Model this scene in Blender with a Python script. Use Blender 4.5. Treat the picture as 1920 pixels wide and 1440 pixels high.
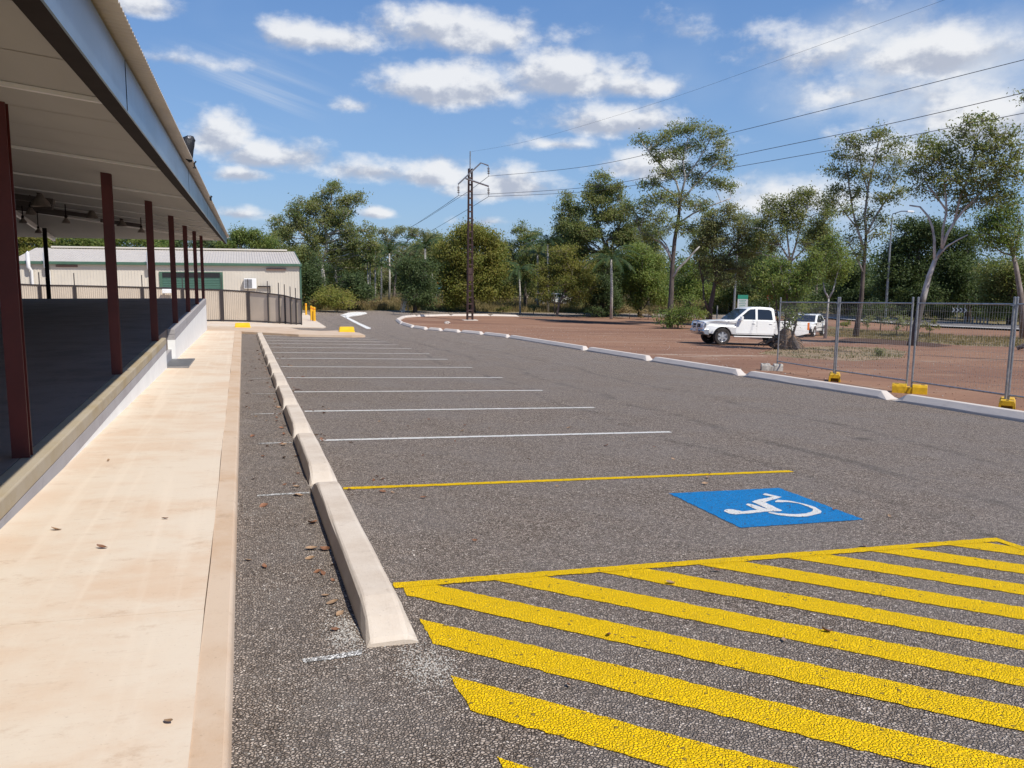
import bpy, bmesh, math, random
import numpy as np
from mathutils import Vector, Matrix, geometry, noise as mnoise
from math import radians as rad, sin, cos, tan, pi, sqrt, atan2, asin

for o in list(bpy.data.objects): bpy.data.objects.remove(o)
SC = bpy.context.scene
COL = SC.collection
random.seed(7)

# ------------------------------------------------------------------ camera
F, CXP, CYP, H = 1565.0, 960.0, 720.0, 1.62      # focal length in photo pixels, centre, eye height
def _ray(u, v): return Vector((u-CXP, CYP-v, -F))
_dY = _ray(453, 494).normalized()
_up = _ray(1453, 494+10.3).cross(_dY).normalized()
if _up.y < 0: _up = -_up
_X = _dY.cross(_up)
RM = Matrix((_X, _dY, _up))                       # camera -> world
EYE = Vector((0, 0, H))
cam_d = bpy.data.cameras.new('camera'); cam = bpy.data.objects.new('camera', cam_d); COL.objects.link(cam)
cam_d.sensor_width = 36; cam_d.lens = F/1920*36; cam_d.clip_end = 2000; cam_d.clip_start = 0.05
cam.matrix_world = Matrix.Translation(EYE) @ RM.to_4x4()
SC.camera = cam
SC.render.resolution_x, SC.render.resolution_y = 1024, 768
SC.view_settings.view_transform = 'Standard'; SC.view_settings.look = 'None'
SC.view_settings.exposure = 0.20; SC.view_settings.gamma = 1; SC.view_settings.use_curve_mapping = False

# ------------------------------------------------------------------ sun and sky
AZ, EL = rad(31), rad(51.5)                       # sun azimuth from -Y towards +X, elevation
sv = Vector((sin(AZ)*cos(EL), -cos(AZ)*cos(EL), sin(EL)))
sl = bpy.data.lights.new('sun', 'SUN'); sl.energy = 4.3; sl.angle = rad(0.53); sl.color = (1, 0.945, 0.86)
so = bpy.data.objects.new('sun', sl); COL.objects.link(so)
so.rotation_euler = sv.to_track_quat('Z', 'Y').to_euler(); so.location = (20, -20, 30)

def N(nt, t, **kw):
    n = nt.nodes.new(t)
    for k, v in kw.items():
        if k.startswith('i_'):
            n.inputs[int(k[2:])].default_value = v
        else: setattr(n, k, v)
    return n
def L(nt, a, b): nt.links.new(a, b)
def mth(nt, op, a, b=None, c=None, clamp=False):
    n = nt.nodes.new('ShaderNodeMath'); n.operation = op; n.use_clamp = clamp
    for i, s in enumerate((a, b, c)):
        if s is None: continue
        if hasattr(s, 'links'): nt.links.new(s, n.inputs[i])
        else: n.inputs[i].default_value = s
    return n.outputs[0]
def mixc(nt, fac, a, b, mode='MIX'):
    n = nt.nodes.new('ShaderNodeMix'); n.data_type = 'RGBA'; n.blend_type = mode
    for s, i in ((fac, 0), (a, 6), (b, 7)):
        if hasattr(s, 'links'): nt.links.new(s, n.inputs[i])
        else: n.inputs[i].default_value = (s if i == 0 else (*s, 1) if len(s) == 3 else s)
    return n.outputs[2]
def sstep(nt, x, lo, hi, a=0.0, b=1.0):
    n = nt.nodes.new('ShaderNodeMapRange'); n.interpolation_type = 'SMOOTHSTEP'
    nt.links.new(x, n.inputs[0])
    for i, v in enumerate((lo, hi, a, b)): n.inputs[i+1].default_value = v
    return n.outputs[0]

W = bpy.data.worlds.new('World'); SC.world = W; W.use_nodes = True
nt = W.node_tree; nt.nodes.clear()
out = nt.nodes.new('ShaderNodeOutputWorld'); bg = nt.nodes.new('ShaderNodeBackground')
L(nt, bg.outputs[0], out.inputs[0]); bg.inputs[1].default_value = 0.105
sky = nt.nodes.new('ShaderNodeTexSky'); sky.sky_type = 'NISHITA'; sky.sun_disc = False
sky.sun_elevation = EL; sky.sun_rotation = pi-AZ; sky.air_density = 1.0; sky.dust_density = 0.35; sky.ozone_density = 1.6
tc = nt.nodes.new('ShaderNodeTexCoord')
sep = nt.nodes.new('ShaderNodeSeparateXYZ'); L(nt, tc.outputs['Generated'], sep.inputs[0])
az = mth(nt, 'ARCTAN2', sep.outputs[0], sep.outputs[1]); el = mth(nt, 'ARCSINE', sep.outputs[2])
def cloud_noise(scale, detail, dv=0.0, du=0.0, rough=0.6):
    cb = nt.nodes.new('ShaderNodeCombineXYZ')
    L(nt, mth(nt, 'ADD', az, du), cb.inputs[0]); L(nt, mth(nt, 'MULTIPLY', mth(nt, 'ADD', el, dv), 1.5), cb.inputs[1])
    n = N(nt, 'ShaderNodeTexNoise'); n.inputs['Scale'].default_value = scale; n.inputs['Detail'].default_value = detail
    n.inputs['Roughness'].default_value = rough; L(nt, cb.outputs[0], n.inputs['Vector']); return n.outputs[0]
n1 = cloud_noise(15, 9, rough=.58); n1b = cloud_noise(15, 9, dv=0.016, du=0.010, rough=.58); nbig = cloud_noise(4.5, 3)
# cumulus clouds, each: photo column/row it was seen at, half width, half height, strength
CL = [(850,62,150,55,1),(600,72,120,36,.85),(255,8,85,28,.9),(860,165,150,55,1.05),(1050,150,160,50,1.05),(1190,165,110,30,.75),(1150,232,140,42,1.1),(1040,270,80,20,.7),
      (415,262,70,52,1.1),(500,295,110,38,.95),(448,328,65,20,.9),(700,322,95,32,.85),(830,330,100,36,1.0),(930,350,110,42,1.15),(450,402,60,15,.6),
      (710,402,44,13,.7),(668,200,40,15,.42),(1730,100,170,62,1.0),(1600,175,120,40,.55),(1560,100,150,60,.35),(1860,90,110,50,.6),(1850,225,130,70,1.0),
      (1240,310,110,40,.8),(1480,370,120,50,.7),(300,110,190,16,.35),(1700,300,200,60,.6),(920,415,60,12,.5),(1330,60,200,16,.18),
      (2300,100,280,90,1),(2700,250,250,80,1),(-400,150,260,80,1),(-900,60,260,90,1),(3300,120,300,90,1)]
dens = None; topn = None
for (u, v, ru, rv, st) in CL:
    if 0 <= u <= 1920: d = (RM @ _ray(u, v)).normalized()
    else:
        a_ = (u-453)/1565.0; e_ = (494-v)/1565.0; d = Vector((sin(a_)*cos(e_), cos(a_)*cos(e_), sin(e_)))
    a0, e0 = atan2(d.x, d.y), asin(d.z)
    k = cos(atan2(u-CXP, F)) if 0 <= u <= 1920 else 1
    du_ = mth(nt, 'DIVIDE', mth(nt, 'SUBTRACT', az, a0), ru/F*k*k*1.12+1e-6)
    dv0 = mth(nt, 'DIVIDE', mth(nt, 'SUBTRACT', el, e0), rv/F*1.05)
    dv_ = mth(nt, 'ADD', dv0, mth(nt, 'MULTIPLY', mth(nt, 'MINIMUM', dv0, 0.0), 0.55))
    r2 = mth(nt, 'ADD', mth(nt, 'MULTIPLY', du_, du_), mth(nt, 'MULTIPLY', dv_, dv_))
    f = mth(nt, 'MULTIPLY', mth(nt, 'SUBTRACT', 1.0, mth(nt, 'SQRT', r2)), st)
    s_ = mth(nt, 'ADD', f, 0.0)
    t_ = mth(nt, 'MULTIPLY', mth(nt, 'MAXIMUM', f, 0.0), dv0)
    dens = s_ if dens is None else mth(nt, 'MAXIMUM', dens, s_)
    topn = t_ if topn is None else mth(nt, 'ADD', topn, t_)
dd = mth(nt, 'ADD', mth(nt, 'MAXIMUM', dens, -1.0), mth(nt, 'MULTIPLY', mth(nt, 'SUBTRACT', n1, 0.5), 2.0))
alpha = sstep(nt, dd, -0.10, 0.62)
alpha = mth(nt, 'MULTIPLY', alpha, 0.93)
# broad thin veil in the upper right and fine streaks on the left
def patch(u, v, ru, rv):
    d = (RM @ _ray(u, v)).normalized(); a0, e0 = atan2(d.x, d.y), asin(d.z)
    p = mth(nt, 'DIVIDE', mth(nt, 'SUBTRACT', az, a0), ru/F); q = mth(nt, 'DIVIDE', mth(nt, 'SUBTRACT', el, e0), rv/F)
    return sstep(nt, mth(nt, 'SQRT', mth(nt, 'ADD', mth(nt, 'MULTIPLY', p, p), mth(nt, 'MULTIPLY', q, q))), 0.2, 1.0, 1.0, 0.0)
n2 = cloud_noise(7, 7, rough=.62)
veil = mth(nt, 'MULTIPLY', mth(nt, 'MAXIMUM', patch(1700, 130, 300, 130), patch(1860, 230, 170, 110)), sstep(nt, n2, .34, .62, 0.05, .85))
veil = mth(nt, 'MAXIMUM', veil, mth(nt, 'MULTIPLY', patch(1480, 390, 300, 90), sstep(nt, n2, .40, .64, 0, .6)))
cs_ = nt.nodes.new('ShaderNodeCombineXYZ'); L(nt, mth(nt, 'MULTIPLY', mth(nt, 'ADD', az, mth(nt, 'MULTIPLY', el, 2.2)), 5.0), cs_.inputs[0]); L(nt, mth(nt, 'MULTIPLY', mth(nt, 'ADD', el, mth(nt, 'MULTIPLY', az, .30)), 42.0), cs_.inputs[1])
ns = N(nt, 'ShaderNodeTexNoise'); ns.inputs['Scale'].default_value = 1.0; ns.inputs['Detail'].default_value = 5; L(nt, cs_.outputs[0], ns.inputs['Vector'])
strk = mth(nt, 'MULTIPLY', patch(430, 165, 210, 90), sstep(nt, ns.outputs[0], .46, .70, 0, .55))
veil = mth(nt, 'MAXIMUM', veil, strk)
shade = mth(nt, 'ADD', mth(nt, 'MULTIPLY', mth(nt, 'SUBTRACT', n1, n1b), 3.8), mth(nt, 'ADD', mth(nt, 'MULTIPLY', topn, 2.6), 0.48))
shade = sstep(nt, shade, 0.0, 1.0)
ccol = mixc(nt, shade, (3.9, 4.25, 5.1), (7.3, 7.4, 7.6))
wisp = sstep(nt, nbig, 0.5, 0.8, 0, 0.22)
hz = sstep(nt, el, 0.0, 0.30, 0.34, 0.0)
skyc = mixc(nt, 1.0, sky.outputs[0], (0.86, 0.98, 1.14), 'MULTIPLY')
grad = mixc(nt, sstep(nt, el, 0.0, 0.55), (2.0, 3.45, 5.85), (.36, 1.42, 4.25))
skyc = mixc(nt, 0.7, skyc, grad)
skyc = mixc(nt, wisp, skyc, (3.6, 4.7, 6.4))
skyc = mixc(nt, veil, skyc, (5.9, 6.3, 6.9))
lp = mixc(nt, alpha, skyc, ccol)
L(nt, lp, bg.inputs[0])
W.cycles.sampling_method = 'MANUAL'; W.cycles.sample_map_resolution = 512

# ------------------------------------------------------------------ terrain
GX, GY = -0.03135, -0.03603
def pw(t, ks):
    s = 0.0; lo, g = ks[0][0], 1.0
    v = ks[0][0]; prev = ks[0][0]; slope = 1.0
    if t <= prev: return t
    for k, sl_ in ks:
        if t <= k: break
        v += (k-prev)*slope; prev = k; slope = sl_
    return v + (t-prev)*slope
XK = [(24, .6), (32, .3), (42, 0.0)]
YK = [(46, .7), (54, .4), (64, .15), (80, 0.0)]
def T(x, y):
    xx = x if x > -1.6 else -1.6+(x+1.6)*0.15
    return GX*pw(xx, XK)+GY*pw(max(y, -20), YK)
KX = [-1.6, 24, 32, 42]; KY = [-20, 46, 54, 64, 80]
def dirv(u, v): return RM @ _ray(u, v)
def at(u, v, h=0.0):
    """point of the terrain (raised by h) seen at photo pixel u, v"""
    d = dirv(u, v); a, b = 0.0, None; t = 0.0005
    f = lambda t: (EYE+d*t).z - T((EYE+d*t).x, (EYE+d*t).y) - h
    while f(t) > 0 and t < 0.3: t *= 1.03
    lo, hi = t/1.03, t
    for _ in range(40):
        m = (lo+hi)/2
        if f(m) > 0: lo = m
        else: hi = m
    p = EYE+d*lo; p.z = T(p.x, p.y)+h; return p
def atY(u, v, Y): d = dirv(u, v); return EYE+d*(Y/d.y)
def atX(u, v, X): d = dirv(u, v); return EYE+d*(X/d.x)
def atZ(u, v, Z): d = dirv(u, v); return EYE+d*((Z-H)/d.z)
def atD(u, v, D):
    d = dirv(u, v); return EYE+d*(D/sqrt(d.x*d.x+d.y*d.y))

# ------------------------------------------------------------------ object helpers
def tag(o, label=None, cat=None, group=None, kind=None):
    if label: o['label'] = label
    if cat: o['category'] = cat
    if group: o['group'] = group
    if kind: o['kind'] = kind
    return o
def empty(name, loc, label, cat, group=None, rz=0, rot=None):
    o = bpy.data.objects.new(name, None); o.empty_display_size = 0.2; COL.objects.link(o)
    o.location = loc; o.rotation_euler = rot if rot else (0, 0, rz)
    return tag(o, label, cat, group)
def copy_tree(o, parent=None, linkdata=True):
    c = o.copy(); COL.objects.link(c)
    if parent: c.parent = parent
    for ch in list(o.children): copy_tree(ch, c)
    return c
class MB:
    def __init__(s): s.v = []; s.f = []; s.m = []
    def add(s, vs, fs, mi=0):
        b = len(s.v); s.v += [tuple(v) for v in vs]; s.f += [tuple(b+i for i in f) for f in fs]; s.m += [mi]*len(fs); return s
    def box(s, lo, hi, mi=0, M=None):
        x0, y0, z0 = lo; x1, y1, z1 = hi
        vs = [Vector(p) for p in ((x0,y0,z0),(x1,y0,z0),(x1,y1,z0),(x0,y1,z0),(x0,y0,z1),(x1,y0,z1),(x1,y1,z1),(x0,y1,z1))]
        if M: vs = [M@v for v in vs]
        return s.add(vs, [(0,3,2,1),(4,5,6,7),(0,1,5,4),(1,2,6,5),(2,3,7,6),(3,0,4,7)], mi)
    def tube(s, pts, rs, n=8, mi=0, cap=True):
        pts = [Vector(p) for p in pts]
        if not hasattr(rs, '__len__'): rs = [rs]*len(pts)
        b = len(s.v); ref = Vector((0.31, 0.17, 0.93)) if abs((pts[-1]-pts[0]).normalized().z) < .9 else Vector((1, 0.1, 0))
        for i, p in enumerate(pts):
            d = (pts[min(i+1, len(pts)-1)]-pts[max(i-1, 0)])
            if d.length < 1e-9: d = Vector((0, 0, 1))
            d.normalize(); a = d.cross(ref).normalized(); c = a.cross(d)
            for k in range(n):
                t = 2*pi*k/n; s.v.append(tuple(p+(a*cos(t)+c*sin(t))*rs[i]))
        for i in range(len(pts)-1):
            for k in range(n):
                k2 = (k+1) % n; s.f.append((b+i*n+k, b+i*n+k2, b+(i+1)*n+k2, b+(i+1)*n+k)); s.m.append(mi)
        if cap:
            s.f.append(tuple(b+k for k in range(n))[::-1]); s.f.append(tuple(b+(len(pts)-1)*n+k for k in range(n))); s.m += [mi, mi]
        return s
    def prism(s, poly, axis, lo, hi, mi=0, M=None, inset=0):
        """poly of 2D points extruded along axis ('x','y','z')"""
        def P(a, b, c): return Vector({'x': (c, a, b), 'y': (a, c, b), 'z': (a, b, c)}[axis])
        n = len(poly); vs = [P(a, b, lo) for a, b in poly]+[P(a, b, hi) for a, b in poly]
        if M: vs = [M@v for v in vs]
        fs = [(i, (i+1) % n, n+(i+1) % n, n+i) for i in range(n)]
        tr = geometry.tessellate_polygon([[Vector((a, b, 0)) for a, b in poly]])
        fs += [tuple(t) for t in tr]+[tuple(n+i for i in t[::-1]) for t in tr]
        return s.add(vs, fs, mi)
    def lathe(s, prof, c=(0,0,0), n=20, mi=0, M=None):
        b = len(s.v)
        for r, z in prof:
            for k in range(n):
                t = 2*pi*k/n; v = Vector((r*cos(t), r*sin(t), z))
                if M: v = M@v
                s.v.append((v.x+c[0], v.y+c[1], v.z+c[2]))
        for i in range(len(prof)-1):
            for k in range(n):
                k2 = (k+1) % n; s.f.append((b+i*n+k, b+i*n+k2, b+(i+1)*n+k2, b+(i+1)*n+k)); s.m.append(mi)
        return s
    def build(s, name, mat, parent=None, smooth=False, bevel=0, loc=None, seg=2):
        me = bpy.data.meshes.new(name); me.from_pydata(s.v, [], s.f)
        mats = mat if isinstance(mat, (list, tuple)) else [mat]
        for m in mats: me.materials.append(m)
        if len(mats) > 1: me.polygons.foreach_set('material_index', s.m)
        bm = bmesh.new(); bm.from_mesh(me); bmesh.ops.recalc_face_normals(bm, faces=bm.faces)
        if bevel:
            bmesh.ops.remove_doubles(bm, verts=bm.verts, dist=1e-5)
            es = [e for e in bm.edges if len(e.link_faces) == 2 and e.calc_face_angle(0) > 0.5]
            bmesh.ops.bevel(bm, geom=es, offset=bevel, segments=seg, affect='EDGES', profile=0.5, clamp_overlap=True)
        bm.to_mesh(me); bm.free()
        if smooth:
            me.polygons.foreach_set('use_smooth', [True]*len(me.polygons))
            if smooth != 'all':
                try: me.set_sharp_from_angle(angle=rad(40))
                except Exception: pass
        o = bpy.data.objects.new(name, me); COL.objects.link(o)
        if parent: o.parent = parent
        if loc is not None: o.location = loc
        return o

def drape(name, polys, h, mat, kind='structure', grid=None, parent=None, jitter=0, thick=0):
    """flat polygons laid h above the terrain; cut along the terrain's folds so that they follow it"""
    bm = bmesh.new()
    for poly in polys:
        pts = [Vector((p[0], p[1], 0)) for p in poly]
        if jitter:
            q = []
            for i in range(len(pts)):
                a, b = pts[i], pts[(i+1) % len(pts)]; n = max(1, int((b-a).length/(jitter*3.5)))
                for k in range(n): q.append(a.lerp(b, k/n)+Vector((random.uniform(-1, 1), random.uniform(-1, 1), 0))*jitter*.5)
            pts = q
        vs = [bm.verts.new(p) for p in pts]
        for t in geometry.tessellate_polygon([pts]):
            try: bm.faces.new([vs[i] for i in t])
            except Exception: pass
    xs = [v.co.x for v in bm.verts]; ys = [v.co.y for v in bm.verts]
    cuts = [((k, 0, 0), (1, 0, 0)) for k in KX if min(xs) < k < max(xs)]+[((0, k, 0), (0, 1, 0)) for k in KY if min(ys) < k < max(ys)]
    if grid:
        x = min(xs)+grid
        while x < max(xs): cuts.append(((x, 0, 0), (1, 0, 0))); x += grid
        y = min(ys)+grid
        while y < max(ys): cuts.append(((0, y, 0), (0, 1, 0))); y += grid
    for co, no in cuts:
        bmesh.ops.bisect_plane(bm, geom=bm.verts[:]+bm.edges[:]+bm.faces[:], plane_co=co, plane_no=no)
    for v in bm.verts: v.co.z = T(v.co.x, v.co.y)+h
    bmesh.ops.recalc_face_normals(bm, faces=bm.faces)
    for f in bm.faces:
        if f.normal.z < 0: f.normal_flip()
    if thick:
        r = bmesh.ops.extrude_face_region(bm, geom=bm.faces[:])
        for v in [g for g in r['geom'] if isinstance(g, bmesh.types.BMVert)]: v.co.z -= 0
        top = set(g for g in r['geom'] if isinstance(g, bmesh.types.BMVert))
        for v in bm.verts:
            if v not in top: v.co.z -= thick
        bmesh.ops.recalc_face_normals(bm, faces=bm.faces)
    me = bpy.data.meshes.new(name); bm.to_mesh(me); bm.free(); me.materials.append(mat)
    o = bpy.data.objects.new(name, me); COL.objects.link(o)
    if kind: o['kind'] = kind
    if parent: o.parent = parent
    return o
# ------------------------------------------------------------------ materials
def mat(name, col, rough=0.6, metal=0.0, spec=0.5, noise_s=0, noise_a=0.0, bump=0, bump_s=40, col2=None, streak=None):
    m = bpy.data.materials.new(name); m.use_nodes = True; t = m.node_tree; b = t.nodes['Principled BSDF']
    b.inputs['Roughness'].default_value = rough; b.inputs['Metallic'].default_value = metal
    b.inputs['Specular IOR Level'].default_value = spec
    c = None
    if noise_s:
        g = N(t, 'ShaderNodeTexCoord'); vec = g.outputs['Object']
        if streak:
            mp = N(t, 'ShaderNodeMapping'); mp.inputs['Scale'].default_value = streak; L(t, vec, mp.inputs[0]); vec = mp.outputs[0]
        n = N(t, 'ShaderNodeTexNoise'); n.inputs['Scale'].default_value = noise_s; n.inputs['Detail'].default_value = 6; n.inputs['Roughness'].default_value = .65
        L(t, vec, n.inputs['Vector'])
        c2 = col2 if col2 else tuple(x*(1-noise_a) for x in col)
        c = mixc(t, sstep(t, n.outputs[0], 0.35, 0.68), c2, col); L(t, c, b.inputs['Base Color'])
        if bump:
            n2 = N(t, 'ShaderNodeTexNoise'); n2.inputs['Scale'].default_value = bump_s; n2.inputs['Detail'].default_value = 4; L(t, g.outputs['Object'], n2.inputs['Vector'])
            bp = N(t, 'ShaderNodeBump'); bp.inputs['Strength'].default_value = bump; bp.inputs['Distance'].default_value = 0.01
            L(t, n2.outputs[0], bp.inputs['Height']); L(t, bp.outputs[0], b.inputs['Normal'])
    else: b.inputs['Base Color'].default_value = (*col, 1)
    return m

def asphalt_core(t):
    g = N(t, 'ShaderNodeTexCoord').outputs['Object']
    nz = N(t, 'ShaderNodeTexNoise'); nz.inputs['Scale'].default_value = 40; L(t, g, nz.inputs['Vector'])
    wv = N(t, 'ShaderNodeVectorMath'); wv.operation = 'MULTIPLY_ADD'; L(t, nz.outputs['Color'], wv.inputs[0]); wv.inputs[1].default_value = (.008, .008, .008); L(t, g, wv.inputs[2])
    v = N(t, 'ShaderNodeTexVoronoi'); v.inputs['Scale'].default_value = 74; L(t, wv.outputs[0], v.inputs['Vector'])
    e = N(t, 'ShaderNodeTexVoronoi'); e.feature = 'DISTANCE_TO_EDGE'; e.inputs['Scale'].default_value = 74; L(t, wv.outputs[0], e.inputs['Vector'])
    sp = N(t, 'ShaderNodeSeparateColor'); L(t, v.outputs['Color'], sp.inputs[0])
    return g, v, e, sp
def wv_(t, g):
    n = N(t, 'ShaderNodeTexNoise'); n.inputs['Scale'].default_value = 3.5; n.inputs['Detail'].default_value = 4; L(t, g, n.inputs['Vector'])
    a = N(t, 'ShaderNodeVectorMath'); a.operation = 'MULTIPLY_ADD'; L(t, n.outputs['Color'], a.inputs[0]); a.inputs[1].default_value = (.5, .5, 0); L(t, g, a.inputs[2]); return a.outputs[0]
def make_asphalt(name, old=False):
    m = bpy.data.materials.new(name); m.use_nodes = True; t = m.node_tree; b = t.nodes['Principled BSDF']
    g, v, e, sp = asphalt_core(t)
    cr = N(t, 'ShaderNodeValToRGB'); L(t, sp.outputs[0], cr.inputs[0]); r = cr.color_ramp
    cols = [(0, (.13, .106, .088)), (.35, (.215, .182, .156)), (.65, (.285, .247, .217)), (.93, (.345, .305, .27)), (.985, (.40, .36, .325)), (.995, (.55, .51, .47))]
    r.elements[0].position = 0; r.elements[0].color = (*cols[0][1], 1); r.elements[1].position = 1; r.elements[1].color = (*cols[-1][1], 1)
    for p, c in cols[1:]:
        if p < 1: el_ = r.elements.new(p); el_.color = (*c, 1)
    gap = sstep(t, e.outputs['Distance'], 0.0, 0.20, 0.12, 1.10)
    gc = N(t, 'ShaderNodeCombineColor'); [L(t, gap, gc.inputs[i]) for i in range(3)]
    c = mixc(t, 1.0, cr.outputs[0], gc.outputs[0], 'MULTIPLY'); c = mixc(t, 1.0, c, (1.50, 1.40, 1.28), 'MULTIPLY')
    # patches, wheel tracks, old spills
    n = N(t, 'ShaderNodeTexNoise'); n.inputs['Scale'].default_value = .9; n.inputs['Detail'].default_value = 7; n.inputs['Roughness'].default_value = .7; L(t, g, n.inputs['Vector'])
    c = mixc(t, sstep(t, n.outputs[0], .35, .7, .0, .32), c, (.29, .262, .24))
    n3 = N(t, 'ShaderNodeTexNoise'); n3.inputs['Scale'].default_value = 4.5; n3.inputs['Detail'].default_value = 6; n3.inputs['Roughness'].default_value = .75; L(t, g, n3.inputs['Vector'])
    c = mixc(t, sstep(t, n3.outputs[0], .60, .74, .0, .38), c, (.09, .078, .07))
    n4 = N(t, 'ShaderNodeTexNoise'); n4.inputs['Scale'].default_value = 1.7; n4.inputs['Detail'].default_value = 8; n4.inputs['Roughness'].default_value = .8
    mp = N(t, 'ShaderNodeMapping'); mp.inputs['Location'].default_value = (31, 7, 0); L(t, g, mp.inputs[0]); L(t, mp.outputs[0], n4.inputs['Vector'])
    s3 = N(t, 'ShaderNodeSeparateXYZ'); L(t, g, s3.inputs[0])
    # darker rolled tracks running along the lane
    wob = N(t, 'ShaderNodeTexNoise'); wob.inputs['Scale'].default_value = .25; L(t, g, wob.inputs['Vector'])
    xx = mth(t, 'ADD', s3.outputs[0], mth(t, 'MULTIPLY', wob.outputs[0], 1.4))
    for x0, w in ((6.9, .16), (8.7, .13), (5.75, .12)):
        band = sstep(t, mth(t, 'ABSOLUTE', mth(t, 'SUBTRACT', xx, x0)), w*.2, w, 1, 0)
        band = mth(t, 'MULTIPLY', band, sstep(t, n4.outputs[0], .42, .62))
        c = mixc(t, mth(t, 'MULTIPLY', band, .40), c, (.055, .05, .046))
    vo = N(t, 'ShaderNodeTexVoronoi'); vo.inputs['Scale'].default_value = .75; L(t, wv_(t, g), vo.inputs['Vector'])
    so_c = N(t, 'ShaderNodeSeparateColor'); L(t, vo.outputs['Color'], so_c.inputs[0])
    spot = mth(t, 'MULTIPLY', sstep(t, vo.outputs['Distance'], .03, .17, .5, 0), mth(t, 'GREATER_THAN', so_c.outputs[0], .72))
    c = mixc(t, spot, c, (.045, .04, .036))
    # pale dust and lime by the kerb strip
    side = mth(t, 'MULTIPLY', sstep(t, s3.outputs[0], .3, .8, 1, 0), sstep(t, n4.outputs[0], .48, .68))
    c = mixc(t, mth(t, 'MULTIPLY', side, .30), c, (.40, .35, .30))
    L(t, c, b.inputs['Base Color']); b.inputs['Roughness'].default_value = .85; b.inputs['Specular IOR Level'].default_value = .15
    ht = mth(t, 'ADD', mth(t, 'MULTIPLY', sstep(t, e.outputs['Distance'], 0, .3), .75), mth(t, 'MULTIPLY', sp.outputs[1], .6))
    bp = N(t, 'ShaderNodeBump'); bp.inputs['Strength'].default_value = 1.0; bp.inputs['Distance'].default_value = .0085
    L(t, ht, bp.inputs['Height']); L(t, bp.outputs[0], b.inputs['Normal'])
    return m
def make_paint(name, col, dark, wear=.05, gapk=.05):
    m = bpy.data.materials.new(name); m.use_nodes = True; t = m.node_tree; b = t.nodes['Principled BSDF']
    g, v, e, sp = asphalt_core(t)
    n = N(t, 'ShaderNodeTexNoise'); n.inputs['Scale'].default_value = 9; n.inputs['Detail'].default_value = 5; n.inputs['Roughness'].default_value = .7; L(t, g, n.inputs['Vector'])
    c = mixc(t, sstep(t, n.outputs[0], .3, .7), tuple(x*.90 for x in col), col)
    c = mixc(t, mth(t, 'MULTIPLY', sp.outputs[2], .28), c, dark)
    thr = mth(t, 'ADD', gapk, mth(t, 'MULTIPLY', mth(t, 'SUBTRACT', n.outputs[0], .5), .12))
    gap = mth(t, 'LESS_THAN', e.outputs['Distance'], thr)  # between the chips: bare asphalt, and shade painted into the colour
    low = mth(t, 'GREATER_THAN', sp.outputs[1], 1-wear)
    mk = mth(t, 'MAXIMUM', mth(t, 'MULTIPLY', gap, .55), mth(t, 'MULTIPLY', low, .75))
    c = mixc(t, mk, c, (.07, .058, .045))
    L(t, c, b.inputs['Base Color']); b.inputs['Roughness'].default_value = .75; b.inputs['Specular IOR Level'].default_value = .12
    ht = mth(t, 'ADD', mth(t, 'MULTIPLY', sstep(t, e.outputs['Distance'], 0, .3), .7), mth(t, 'MULTIPLY', sp.outputs[1], .6))
    bp = N(t, 'ShaderNodeBump'); bp.inputs['Strength'].default_value = 1.0; bp.inputs['Distance'].default_value = .0085
    L(t, ht, bp.inputs['Height']); L(t, bp.outputs[0], b.inputs['Normal'])
    return m
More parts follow.
